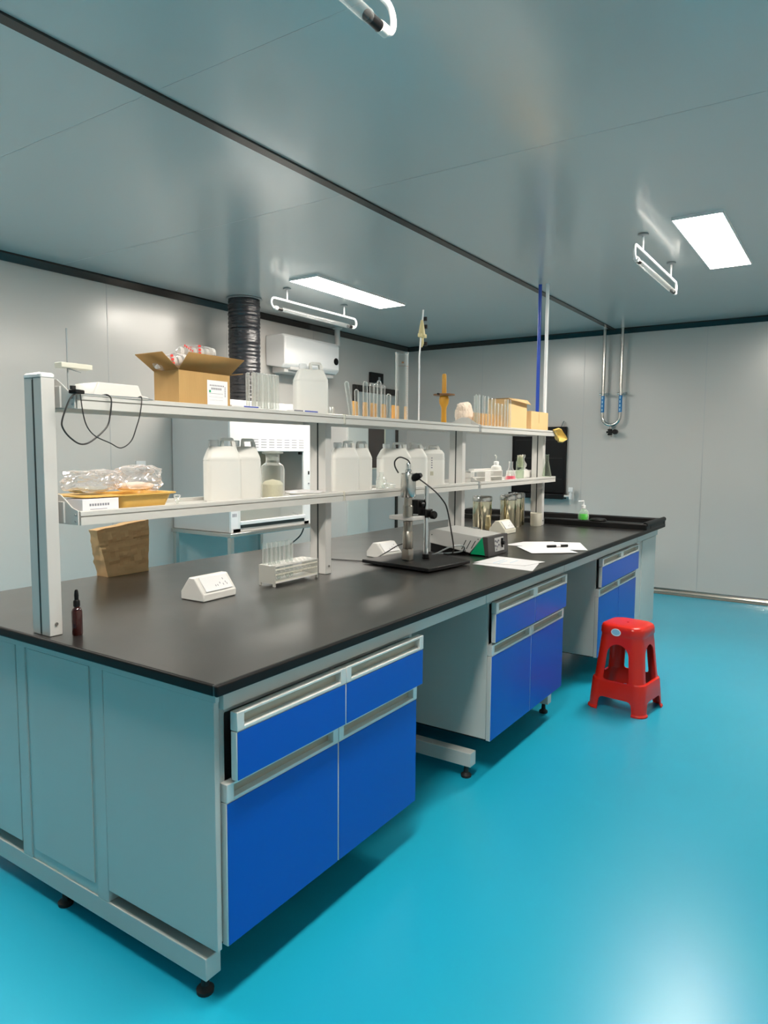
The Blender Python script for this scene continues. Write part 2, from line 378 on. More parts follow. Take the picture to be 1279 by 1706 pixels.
def cabinet(y0, y1, label, single=False, far=False, open_=.006):
    t = thing('base_cabinet', label, 'cabinet', (0, y0, 0), group='blue fronted base cabinets')
    w = y1 - y0; zb, zt = .165, .766
    b = MB(); xb, xf = -.490, -.062
    b.box(xb, xf, 0, .016, zb, zt).box(xb, xf, w - .016, w, zb, zt).box(xb, xf, .016, w - .016, zb, zb + .016).box(xb, xb + .012, .016, w - .016, zb + .016, zt)
    b.box(xb + .012, xf, .016, w - .016, zt - .016, zt).box(xb + .012, xf, w / 2 - .008, w / 2 + .008, zb + .016, zt - .016)
    b.build('body', 'grey', t, bevel=.001)
    MB().box(xb, xf, 0, w, zb - .004, zb - .0002).build('shading_underside', 'black', t)  # black sheet added to cut light bounce and deepen the shade below
    def front(kind, a, c, z0, z1, x0, gap, hs=None):
        # frame in pale aluminium, recessed pull on top, blue sheet below
        th = .020; hh = .047
        p = MB().box(x0, x0 + th, a, c, z0, z1 - hh - .002); fo = p.build(kind, 'alu', t, bevel=.002)
        MB().box(x0 + th - .0005, x0 + th + .0022, a + .0025, c - .0025, z0 + .0025, z1 - hh - .003).build('blue_sheet', 'blue', fo, bevel=.0006)
        for (ha, hc) in (hs or [(a, c)]):
            m_ = .024
            s_ = MB(); zz0, zz1 = z1 - hh, z1; ia, ic = ha + m_, hc - m_; iz0, iz1 = zz0 + .009, zz1 - .007
            s_.box(x0 - .001, x0 + th + .003, ha, ia, zz0, zz1).box(x0 - .001, x0 + th + .003, ic, hc, zz0, zz1)
            s_.box(x0 - .001, x0 + th + .003, ia, ic, zz0, iz0).box(x0 - .001, x0 + th + .003, ia, ic, iz1, zz1)
            s_.build('pull_profile', 'alu', fo, bevel=.0015)
            MB().box(x0 - .004, x0 + .002, ia, ic, iz0, iz1).build('pull_recess', 'greydark', fo)
    xd = -.051 + open_; xo = -.061; ia_ = .010 if open_ > .01 else .002
    if single:
        front('drawer', ia_, w - .004, .590, .762, xd, 0, [(ia_, w / 2 - .001), (w / 2 + .001, w - .004)])
    else:
        front('drawer', ia_, w / 2 - .001, .590, .762, xd, 0); front('drawer', w / 2 + .001, w - .006, .590, .762, xd, 0)
    front('door', .0, w / 2 - .0015, .160, .578, xo, 0); front('door', w / 2 + .0015, w, .160, .578, xo, 0)
    return t
cabinet(.062, .955, 'blue fronted base cabinet at the near end of the bench, two drawers over two doors', open_=.018)
cabinet(1.565, 2.435, 'blue fronted base cabinet in the middle of the bench, between the two knee spaces')
cabinet(3.045, 3.895, 'blue fronted base cabinet nearest the sink, behind the red stool', single=True)
# plain side boards of the end cabinet
t = thing('end_panel', 'pale teal grey end board at the near corner of the bench, right of the uprights', 'panel', (-.493, .040, .152))
MB().box(0, .438, 0, .016, 0, .636).build('board', 'grey', t, bevel=.0015)
t = thing('end_panel', 'pale teal grey end board at the left edge of the picture', 'panel', (-1.43, .040, .152))
MB().box(0, .490, 0, .016, 0, .636).build('board', 'grey', t, bevel=.0015)
# carcases facing the other aisle
t = thing('aisle_cabinet', 'grey cabinet carcase on the far aisle side of the bench', 'cabinet', (-1.44, .062, .165))
MB().box(0, .49, 0, 3.85, 0, .60).build('body', 'grey', t, bevel=.002)
# sink cabinet
t = thing('sink_cabinet', 'plain pale grey cabinet under the sink at the far end of the bench', 'cabinet', (-.545, 3.915, .1155))
MB().box(.055, .480, 0, .565, 0, .650).build('body', 'grey', t, bevel=.002)
MB().box(.4802, .496, .004, .148, .0, .648).build('door', 'grey', t, bevel=.003)
MB().box(.4802, .500, .156, .560, .0, .648).build('door', 'grey', t, bevel=.003)

# ---------------------------------------------------------------- reagent rack
YP = [.022, 1.292, 2.562, 3.832]
XB, XF = -.900, -.648
ZL, ZU = 1.200, 1.533
rk = thing('reagent_rack', 'white double shelf rack on four posts along the bench top', 'shelf rack', (0, 0, HC))
for i, y in enumerate(YP):
    dpt = .040
    x0, x1 = -.800, -.712; xm = (x0 + x1) / 2
    pl = [(x0, y), (xm - .003, y), (xm - .003, y + .012), (xm + .003, y + .012), (xm + .003, y), (x1, y), (x1, y + dpt), (xm + .003, y + dpt), (xm + .003, y + dpt - .012), (xm - .003, y + dpt - .012), (xm - .003, y + dpt), (x0, y + dpt)]
    top = .742 if i == 0 else .676
    po = MB().prism(pl, 'z', .0005, top).build('post', 'postw', rk, bevel=.002)
    MB().box(xm - .0034, xm + .0034, y - .0004, y + .0121, .004, top - .007).build('slot', 'slot', po)
    if i == 0: MB().loft([rrect(.091, .043, .006, 3, xm, y + dpt / 2, .7421), rrect(.091, .043, .006, 3, xm, y + dpt / 2, .750), rrect(.083, .035, .006, 3, xm, y + dpt / 2, .755)]).build('post_cap', 'whitegl', po)
    MB().tube([(x1, y + dpt / 2, .035), (x1 + .004, y + dpt / 2, .035)], .005, 12).build('screw', 'steel', po)
def shelf(z, i, y0, y1):
    zz = z - HC
    # z: underside
    pn = MB().box(XB + .026, XF - .026, y0, y1, zz + .020, zz + .028).build('shelf_board', 'shelf', rk, bevel=.001)
    for (a, b, s_) in ((XF - .026, XF, 1), (XB, XB + .026, -1)):
        o = a if s_ < 0 else b
        pr = [(a, zz), (b, zz), (b, zz + .0232), (b - .007, zz + .0232), (b - .007, zz + .0268), (b, zz + .0268), (b, zz + .038), (b - .003, zz + .040), (a + .003, zz + .040), (a, zz + .037)] if s_ > 0 else \
             [(b, zz), (a, zz), (a, zz + .0235), (a + .004, zz + .0235), (a + .004, zz + .0262), (a, zz + .0262), (a, zz + .038), (a + .003, zz + .040), (b, zz + .040)]
        MB().prism(pr, 'y', y0, y1).build('edge_beam', 'shelf', pn)
    return pn
def bracket(z, y, tall=True):
    zz = z - HC
    p = [(XB + .002, zz + .001), (XF - .002, zz + .001), (XF - .002, zz + .042), (XF - .006, zz + .044), (XF - .030, zz + .050), (-.715, zz + .074), (-.735, zz + .086), (-.775, zz + .088), (-.80, zz + .080), (XB + .040, zz + .050), (XB + .006, zz + .044), (XB + .002, zz + .042)]
    if not tall: p = [(XB + .002, zz + .001), (XF - .002, zz + .001), (XF - .002, zz + .040), (XB + .002, zz + .040)]
    b = MB().prism(p, 'y', y, y + .004)
    if tall: b.box(-.80, -.712, y - .006, y, zz + .004, zz + .066)
    o = b.build('bracket', 'postw', rk, bevel=.0008)
    for zc in (.012, .030): MB().tube([(XF - .012, y, zz + zc), (XF - .012, y - .003, zz + zc)], .003, 10).build('bolt', 'graygauge', o)
    return o
for z, ye in ((1.505, 3.905), (1.172, 3.925)):
    ys = [(.090, 1.335), (1.352, 2.645), (2.680, ye)]
    for i, (a, b) in enumerate(ys): shelf(z, i, a, b)
    for y, tl in ((YP[0] + .060, True), (YP[1] + .0475, False), (2.672, True), (ye, False)): bracket(z, y, tl)
    for y in (1.3355, 2.6455):
        c = MB().box(XF - .020, XF - .002, y, y + .016 + (.010 if y > 2 else 0), z - HC + .002, z - HC + .042); c.build('joint_clip', 'cream' if y < 2 else 'graygauge', rk, bevel=.002)

# ---------------------------------------------------------------- red plastic stool
def make_stool():
    H = .468
    prof = [(.162, .155, 0), (.164, .157, .006), (.162, .155, .012), (.157, .150, .016), (.152, .146, .10), (.149, .142, .158), (.146, .141, .166), (.136, .140, .170), (.1325, .1375, .20), (.120, .121, .37), (.117, .117, .405), (.118, .118, .412), (.121, .121, .418), (.120, .120, .445), (.116, .116, .458), (.108, .108, .465)]
    rings = [rrect(2 * a, 2 * c, a * (.30 + .25 * z / .47), 8, 0, 0, z) for a, c, z in prof]
    top = [rrect(2 * a, 2 * a, a * .5, 8, 0, 0, z) for a, z in ((.085, .4672), (.03, .468))]
    mb = MB(); mb.loft(rings + top, cap=False)
    mb.f.append([len(mb.v) - 36 + i for i in range(36)])
    me = bpy.data.meshes.new('s'); me.from_pydata(mb.v, [], mb.f); me.update()
    bm = bmesh.new(); bm.from_mesh(me); bmesh.ops.recalc_face_normals(bm, faces=bm.faces); bm.to_mesh(me); bm.free()
    o = bpy.data.objects.new('s', me); COL.objects.link(o)
    so = o.modifiers.new('s', 'SOLIDIFY'); so.thickness = .006; so.offset = -1
    tmp = []
    def cut(poly, axis):
        c = MB().prism(poly, axis, -.3, .3)
        cm = bpy.data.meshes.new('c'); cm.from_pydata(c.v, [], c.f); cm.update()
        b2 = bmesh.new(); b2.from_mesh(cm); bmesh.ops.recalc_face_normals(b2, faces=b2.faces); b2.to_mesh(cm); b2.free()
        co = bpy.data.objects.new('c', cm); COL.objects.link(co); tmp.append(co)
        bo = o.modifiers.new('b', 'BOOLEAN'); bo.operation = 'DIFFERENCE'; bo.object = co; bo.solver = 'EXACT'
    # arched window: straight sides splayed, round head, rounded lower corners
    a = []
    for t_ in range(0, 181, 12):
        a.append((.061 * math.cos(R(t_)), .300 + .066 * math.sin(R(t_))))
    a += [(-.0695, .19)] + [(-.0575 - .0125 * math.cos(R(u_)), .180 - .012 * math.sin(R(u_))) for u_ in (0, 45, 90)]
    a += [(.0575 + .0125 * math.sin(R(u_)), .168 + .012 - .012 * math.cos(R(u_))) for u_ in (0, 45, 90)] + [(.0695, .19)]
    l = [(-.098, -.05), (-.094, .03)] + [(-.068 - .024 * math.cos(R(u_)), .045 + .030 * math.sin(R(u_))) for u_ in (0, 30, 60, 90)]
    l += [(.068 + .024 * math.sin(R(u_)), .045 + .030 * math.cos(R(u_))) for u_ in (0, 30, 60, 90)] + [(.094, .03), (.098, -.05)]
    for ax in ('x', 'y'): cut(a, ax); cut(l, ax)
    h = [(.008 * math.cos(R(t_)), .008 * math.sin(R(t_))) for t_ in range(0, 360, 30)]
    c = MB().prism(h, 'z', .4, .6)
    cm = bpy.data.meshes.new('c'); cm.from_pydata(c.v, [], c.f); cm.update(); co = bpy.data.objects.new('c', cm); COL.objects.link(co); tmp.append(co)
    b2 = bmesh.new(); b2.from_mesh(cm); bmesh.ops.recalc_face_normals(b2, faces=b2.faces); b2.to_mesh(cm); b2.free()
    bo = o.modifiers.new('b', 'BOOLEAN'); bo.operation = 'DIFFERENCE'; bo.object = co; bo.solver = 'EXACT'
    dg = bpy.context.evaluated_depsgraph_get(); dg.update()
    ev = bpy.data.meshes.new_from_object(o.evaluated_get(dg))
    for x in tmp + [o]: bpy.data.objects.remove(x, do_unlink=True)
    ev.name = 'stool_shell'; ev.materials.clear(); ev.materials.append(M['red'])
    ev.shade_smooth(); ev.set_sharp_from_angle(angle=R(38))
    t = thing('plastic_stool', 'red plastic stool with arched side openings on the blue floor', 'stool', (.203, 2.785, 0), R(-8))
    b = bpy.data.objects.new('stool_shell', ev); COL.objects.link(b); b.parent = t
    def disc(rx, rz, y0, y1, zc): return MB().prism([(-.015 + rx * math.cos(R(a_)), zc + rz * math.sin(R(a_))) for a_ in range(0, 360, 15)], 'y', y0, y1)
    sk_ = disc(.027, .020, -.1222, -.1195, .430).build('sticker', 'paper', t)
    disc(.022, .015, -.1226, -.1221, .431).build('sticker_print', 'skyprint', sk_)
    return t
make_stool()

# ---------------------------------------------------------------- things on the worktop
def socket_box(name, loc, rz, label, w=.165, d=.115, h=.083, m_='white'):
    t = thing(name, label, 'socket box', loc, rz, 'desk socket boxes')
    p = [(-d / 2, 0), (d / 2, 0), (d / 2, h * .30), (d * .10, h), (-d * .14, h), (-d / 2, h * .36)]
    MB().prism(p, 'y', -w / 2, w / 2).build('housing', m_, t, bevel=.004)
    # face plate lying on the slope towards +x
    a = Vector((d / 2, 0, h * .30)); b = Vector((d * .10, 0, h)); L = (b - a).length; dx = (b - a).normalized(); n = Vector((dx.z, 0, -dx.x))
    T = Matrix(((0, dx.x, n.x, a.x), (1, dx.y, n.y, 0), (0, dx.z, n.z, a.z), (0, 0, 0, 1)))
    pl = MB().box(-w * .40, w * .40, L * .10, L * .93, .0005, .006, T).build('face_plate', 'whitegl', t, bevel=.002)
    s_ = MB()
    for (u, v) in ((-.01, .35), (.0, .35), (.028, .35), (.042, .45), (.014, .45), (.036, .65), (.046, .35)):
        s_.box(u - .0015, u + .0015, L * v - .003, L * v + .004, .0055, .0064, T)
    s_.build('socket_slots', 'ink', pl); return t
socket_box('socket_box', (-.766, .672, HC + .0005), R(2), 'white sloped desk socket box alone on the near worktop', w=.165)
socket_box('socket_box', (-.802, 1.885, HC + .0005), R(-8), 'white sloped socket box partly behind the steel probe of the stand', w=.14, d=.12, h=.075)
socket_box('socket_box', (-.745, 3.22, HC + .0005), R(-2), 'beige sloped socket box among the steel canisters', w=.16, d=.12, h=.085, m_='cream')

t = thing('dropper_bottle', 'dark amber dropper bottle behind the first shelf post', 'bottle', (-.672, .083, HC))
MB().lathe([(.0005, 0), (.014, .0005), (.015, .004), (.015, .070), (.012, .078), (.008, .082), (.008, .086)], n=24).build('glass_body', 'amber', t)
MB().lathe([(.0095, .086), (.0095, .100), (.007, .104)], n=20).build('cap', 'black', t)
MB().lathe([(.006, .1041), (.0065, .118), (.005, .130), (.003, .134)], n=16).build('rubber_bulb', 'black', t)

# clear plastic test tube rack
t = thing('tube_rack', 'clear plastic test tube rack standing on the worktop by the second post', 'rack', (-.735, 1.08, HC + .0005), R(0))
L2, W2 = .135, .043
for sy in (-1, 1):
    fr2 = MB(); ya, yb = sorted((sy * L2, sy * (L2 - .006)))
    fr2.prism([(-W2, .0), (-W2 + .012, .0), (-W2 + .012, .012), (W2 - .012, .012), (W2 - .012, .0), (W2, 0), (W2, .084), (-W2, .084)], 'y', ya, yb)
    fr2.build('end_plate', 'rackplastic', t, bevel=.001)
def holeplate(z0, z1, r, holes=True):
    mb = MB(); nx, ny = 3, 10; cw = 2 * W2 / nx; ch = 2 * (L2 - .006) / ny
    for i in range(nx):
        for j in range(ny):
            cx, cy = -W2 + cw * (i + .5), -L2 + .006 + ch * (j + .5)
            N = 12; vi = []; vo = []
            for k_ in range(N):
                a_ = 2 * PI * (k_ + .5) / N; vi.append((cx + r * math.cos(a_), cy + r * math.sin(a_)))
                c_, s_ = math.cos(a_), math.sin(a_); q_ = min(cw / 2 / max(abs(c_), 1e-6), ch / 2 / max(abs(s_), 1e-6)); vo.append((cx + q_ * c_, cy + q_ * s_))
            vs = [(x, y, z1) for x, y in vi] + [(x, y, z1) for x, y in vo] + [(x, y, z0) for x, y in vi] + [(x, y, z0) for x, y in vo]
            fs = []
            for k_ in range(N):
                k2 = (k_ + 1) % N
                fs += [(k_, k2, N + k2, N + k_), (2 * N + k_, 3 * N + k_, 3 * N + k2, 2 * N + k2), (k_, 2 * N + k_, 2 * N + k2, k2), (N + k_, N + k2, 3 * N + k2, 3 * N + k_)]
            mb.add(vs, fs)
    return mb
for sx in (-1, 1):
    for z in (.018, .046, .066):
        xa, xb = sorted((sx * W2, sx * (W2 - .003)))
        MB().box(xa, xb, -L2 + .006, L2 - .006, z, z + .005).build('side_rail', 'cream', t)
holeplate(.080, .084, .0095).build('top_plate', 'white', t, smooth=False)
holeplate(.047, .050, .0095).build('middle_plate', 'frost', t, smooth=False)
MB().box(-W2, W2, -L2 + .006, L2 - .006, .014, .018).build('base_plate', 'white', t)
def test_tube_mesh(h, r, inv=False):
    w = .0011; prof = [(r + .0012, h), (r + .0012, h - .002), (r, h - .003), (r, r)] + [(r * math.cos(R(a)), r - r * math.sin(R(a))) for a in (30, 60, 85)]
    prof.append((.0002, 0))
    return MB().lathe(prof, n=14, cap=False)
def tube_obj(h, r, inv, label, group, loc, tilt=(0, 0)):
    o = test_tube_mesh(h, r).build('test_tube', 'glass')
    tag(o, label, 'test tube', group); o.location = loc if not inv else (loc[0], loc[1], loc[2] + h)
    o.rotation_euler = ((PI if inv else 0) + tilt[0], tilt[1], 0); return o
cwy = 2 * (L2 - .006) / 10
first = None
for j, jj in enumerate((0, 1, 2, 3, 4, 5, 6)):
    for i in (0, 1):
        if (i, jj) in ((1, 3), (1, 6)): continue
        lx = -W2 + 2 * W2 / 3 * (i + .5); ly = -L2 + .006 + cwy * (jj + .5)
        loc = (-.735 + lx, 1.08 + ly, HC + .0188)
        if first is None: first = tube_obj(.150, .0078, False, '', None, loc)
        else:
            c = first.copy(); COL.objects.link(c); c.location = loc
for o in [x for x in COL.objects if x.name.startswith('test_tube')]:
    tag(o, 'clear test tube standing in the rack on the worktop', 'test tube', 'test tubes in the worktop rack')

# ultrasonic probe stand
t = thing('probe_stand', 'black base stand with chrome column and clamp on the worktop', 'stand', (-.525, 1.80, HC + .0005), R(-7))
bp = [(-.245, -.195), (.205, -.195), (.205, .165), (-.245, .225)]
MB().prism([(-.205, -.205), (.195, -.205), (.195, .125), (-.205, .245)], 'z', .006, .022).build('base_plate', 'black', t, bevel=.003)
for (x, y) in ((-.16, -.16), (.15, -.16), (-.16, .17), (.15, .06)): MB().cyl((x, y, 0), .012, .006, 12).build('foot', 'rubber', t)
MB().cyl((0, .03, .022), .017, .022, 20).build('column_socket', 'black', t, bevel=.002)
MB().cyl((0, .03, .044), .0115, .330, 20).build('column', 'chrome', t)
cl = MB().box(-.030, .020, .002, .058, .222, .262).build('clamp_block', 'black', t, bevel=.004)
MB().box(-.060, -.004, -.030, .022, .240, .308).build('clamp_head', 'black', cl, bevel=.004)
MB().lathe([(.018, 0), (.020, .004), (.020, .020), (.016, .026)], (0, 0, 0), 20, Matrix.Translation((.022, .04, .235)) @ Matrix.Rotation(R(90), 4, 'Y')).build('knob', 'black', cl)
MB().lathe([(.014, 0), (.014, .016), (.010, .02)], (0, 0, 0), 16, Matrix.Translation((.0, .002, .285)) @ Matrix.Rotation(R(90), 4, 'X')).build('knob', 'black', cl)
arm = MB().box(-.135, .012, -.090, .006, .212, .232).build('support_plate', 'postw', t, bevel=.003)

t = thing('ultrasonic_probe', 'stainless ultrasonic probe clamped upright on the black stand', 'probe', (-.560, 1.725, HC + .0235), R(-7))
MB().box(-.022, .022, -.018, .018, .0, .055).build('horn_tip', 'steelb', t, bevel=.003)
MB().lathe([(.0225, .055), (.0245, .060), (.0245, .135), (.021, .140)], n=28).build('horn', 'steelb', t)
MB().lathe([(.0215, .140), (.0215, .180), (.0235, .184), (.0235, .186)], n=24).build('flange', 'steelb', t)
MB().lathe([(.024, .2085), (.024, .258), (.020, .262), (.018, .300)], n=28).build('coupling', 'steelb', t)
MB().lathe([(.034, .300), (.036, .303), (.036, .410), (.034, .414), (.010, .416)], n=32).build('transducer_housing', 'steel', t)
MB().lathe([(.014, .416), (.016, .420), (.016, .428), (.011, .432), (.012, .455), (.009, .462)], n=20).build('cable_plug', 'chrome', t)
MB().lathe([(.017, 0), (.018, .004), (.018, .022), (.014, .030), (.010, .045)], (0, 0, 0), 20, Matrix.Translation((.034, 0, .392)) @ Matrix.Rotation(R(70), 4, 'Y')).build('cable_gland', 'black', t)
tag(MB().tube(smoothpts([(-.551, 1.724, 1.333), (-.557, 1.71, 1.350), (-.585, 1.69, 1.362), (-.606, 1.68, 1.345), (-.606, 1.68, 1.318), (-.59, 1.685, 1.288)]), .0035, 8).build('cable', 'cable'), 'black cable loop leaving the top plug of the steel probe', 'cable')
tag(MB().tube(smoothpts([(-.505, 1.73, 1.262), (-.475, 1.74, 1.240), (-.435, 1.76, 1.205), (-.412, 1.79, 1.165), (-.408, 1.83, 1.12), (-.42, 1.90, 1.0), (-.46, 2.0, .90), (-.53, 2.09, .862), (-.60, 2.13, .858), (-.63, 2.20, .870)]), .0035, 8).build('cable', 'cable'), 'black cable from the probe gland down past the clamp', 'cable')
tag(MB().tube(smoothpts([(-.70, 2.05, .856), (-.62, 1.98, .858), (-.55, 1.97, .875), (-.49, 2.03, .91), (-.47, 2.12, .905), (-.50, 2.17, .87), (-.58, 2.12, .857), (-.66, 2.02, .856)]), .004, 8).build('cable', 'graygauge'), 'grey coiled lead behind the chrome column', 'cable')
tag(MB().tube(smoothpts([(-.66, 1.93, .935), (-.70, 1.86, .918), (-.735, 1.80, .885), (-.76, 1.70, .856), (-.83, 1.66, .8545), (-1.0, 1.62, .8545)]), .003, 8).build('cable', 'cable'), 'thin black lead lying over the white socket box beside the stand', 'cable')

# ultrasonic generator
t = thing('generator', 'light grey control unit with green corner and slotted side, next to the stand', 'control unit', (-.36, 2.175, HC + .0005), R(-1))
y1_ = .235
side = [(-.330, .055), (-.330, .100), (-.045, .100), (-.085, .012)]
MB().prism([(-.345, .048), (-.345, .112), (-.310, .125), (-.030, .100), (-.100, .012)], 'y', 0, y1_).build('cover', 'postw', t, bevel=.003)
MB().prism([(-.34, .0), (-.34, .045), (-.105, .009), (-.105, .0)], 'y', .006, y1_ - .006).build('base', 'black', t)
MB().prism([(-.099, .006), (-.029, .100), (-.012, .006)], 'y', .0005, y1_ - .0005).build('green_corner', 'green', t, bevel=.002)
fp = MB().prism([(-.0275, .101), (-.0105, .001), (.010, .001), (.002, .103)], 'y', -.002, y1_ + .002).build('front_panel', 'paneldark', t, bevel=.002)
MB().prism([(.0030, .090), (.0090, .020), (.0115, .020), (.0048, .090)], 'y', .075, .180).build('display_plate', 'hoodgrey', fp)
bt = MB()
for (u, w) in ((.080, .075), (.100, .068), (.080, .050), (.098, .045), (.115, .075), (.118, .052), (.090, .030)):
    bt.box(.0085 - w * .03, .0115 - w * .03 + .002, u - .005, u + .005, w - .005, w + .005)
bt.build('keys', 'ink', fp)
MB().lathe([(.012, 0), (.012, .012), (.009, .016)], (0, 0, 0), 16, Matrix.Translation((.009, .155, .060)) @ Matrix.Rotation(R(85), 4, 'Y')).build('knob', 'black', fp)
MB().box(.007, .0145, .150, .162, .035, .085).build('switch', 'black', fp)
vt = MB()
for i in range(3):
    x = -.150 + i * .028
    vt.prism([(x, .028 + .004 * i), (x + .005, .028 + .004 * i), (x + .030, .078), (x + .025, .078)], 'y', -.0008, .002)
vt.build('vent_slots', 'slot', t)
for (x, z) in ((-.33, .092), (-.125, .022), (-.052, .088)): MB().tube([(x, .001, z), (x, -.002, z)], .003, 8).build('screw', 'slot', t)

# papers and marker
def sheet(pts, z, label, name='paper_sheet', cat='paper'):
    o = MB().prism(pts, 'z', z, z + .0012).build(name, 'paper'); tag(o, label, cat, 'loose papers on the worktop'); return o
s1 = sheet([(-.330, 1.965), (-.316, 2.215), (-.052, 2.185), (-.085, 2.02)], HC + .0022, 'upper sheet of the two papers lying in front of the control unit')
s2 = sheet([(-.318, 1.930), (-.30, 1.99), (-.062, 2.13), (-.004, 1.905)], HC + .0006, 'lower sheet of the two papers lying in front of the control unit')
ln = MB(); ln.box(-.245, -.24, 2.0, 2.13, HC + .00341, HC + .0036); ln.box(-.22, -.216, 2.0, 2.11, HC + .00341, HC + .0036); ln.box(-.18, -.176, 2.05, 2.15, HC + .00341, HC + .0036)
ln.build('printed_lines', 'skyprint', s1)
s3 = sheet([(-.485, 2.66), (-.445, 2.86), (-.30, 2.98), (-.28, 2.70)], HC + .0006, 'left sheet of the fanned papers under the marker')
s4 = sheet([(-.360, 2.915), (-.150, 3.01), (.0 - .012, 2.72), (-.25, 2.60)], HC + .0020, 'back sheet of the fanned papers, reaching to the bench edge')
s5 = sheet([(-.385, 2.62), (-.28, 2.86), (-.02, 2.585), (-.215, 2.42)], HC + .0034, 'front sheet of the fanned papers, directly under the marker')
t = thing('marker_pen', 'black marker pen lying on the fanned papers', 'pen', (-.185, 2.72, HC + .0125), R(-38 + 90))
MB().tube([(-.065, 0, 0), (-.01, 0, 0)], .0075, 14).build('barrel', 'black', t)
MB().tube([(-.0099, 0, 0), (.018, 0, 0)], .0076, 14).build('label_band', 'paper', t)
MB().tube([(.0181, 0, 0), (.066, 0, 0)], .0080, 14).build('cap', 'black', t)

# stainless canisters
def canister(loc, r, h, label):
    t = thing('steel_canister', label, 'canister', loc, 0, 'tall steel canisters')
    MB().lathe([(r * .97, 0), (r, .003), (r, h * .86)], n=36).build('body', 'canister', t)
    MB().lathe([(r * 1.03, h * .845), (r * 1.05, h * .86), (r * 1.05, h * .955), (r * .98, h * .985), (r * .85, h * .985), (r * .83, h), (.001, h)], n=36).build('lid', 'steel', t)
    return t
canister((-.888, 3.20, HC), .063, .245, 'steel canister standing alone left of the beige socket box')
canister((-.800, 3.43, HC), .056, .245, 'front left steel canister of the row beside the last post')
for i, (x, y) in enumerate(((-.845, 3.55), (-.850, 3.67), (-.880, 3.79))):
    canister((x, y, HC), .047, .240, ['second steel canister of the row beside the last post', 'third steel canister of the row beside the last post', 'rearmost steel canister right against the last post'][i])
t = thing('steel_dish', 'low round stainless dish behind the control unit', 'dish', (-.86, 2.955, HC))
MB().lathe([(.066, 0), (.070, .004), (.070, .040), (.073, .043), (.073, .050), (.068, .050), (.066, .012), (0, .012)], n=36).build('bowl', 'chrome', t)
for a in (20, 140, 260): MB().tube([(.069 * math.cos(R(a)), .069 * math.sin(R(a)), .035), (.078 * math.cos(R(a)), .078 * math.sin(R(a)), .035)], .006, 10).build('clip', 'steel', t)

t = thing('post_cup', 'cream plastic cup standing in front of the last shelf post', 'cup', (-.735, 3.785, HC))
MB().lathe([(.038, 0), (.040, .003), (.043, .095), (.041, .095), (.038, .006), (0, .006)], n=28).build('cup', 'cream', t)

t = thing('soap_bottle', 'clear pump bottle with green liquid on the sink rim', 'bottle', (-.465, 4.03, .891))
MB().lathe([(.030, .002), (.035, .004), (.037, .030), (.034, .046)], n=24).build('green_liquid', 'liquid', t)
MB().lathe([(.032, 0), (.038, .004), (.040, .030), (.034, .062), (.020, .078), (.013, .082), (.013, .090)], n=28, cap=False).build('bottle_body', 'glass', t)
MB().lathe([(.015, .088), (.015, .108), (.006, .112), (.005, .128)], n=20).build('pump_collar', 'whitegl', t)
MB().tube([(0, 0, .128), (0, 0, .140), (-.035, -.015, .137)], .0055, 10).build('pump_head', 'whitegl', t)
t = thing('white_holder', 'small white plastic holder standing on the sink rim by the post', 'holder', (-.815, 4.05, .891), R(-25))
MB().box(-.035, .035, -.006, .006, 0, .12).box(.025, .035, -.035, .006, 0, .12).build('back_plate', 'whitegl', t, bevel=.002)
MB().box(-.030, .024, -.05, -.007, 0, .008).build('foot', 'whitegl', t)
t = thing('black_case', 'glossy black case lying at the far end of the bench', 'case', (-1.33, 4.05, .891), R(6))
MB().prism([(-.11, 0), (.10, 0), (.10, .028), (.06, .055), (-.09, .040), (-.11, .02)], 'y', -.06, .08).build('shell', 'black', t, bevel=.006)

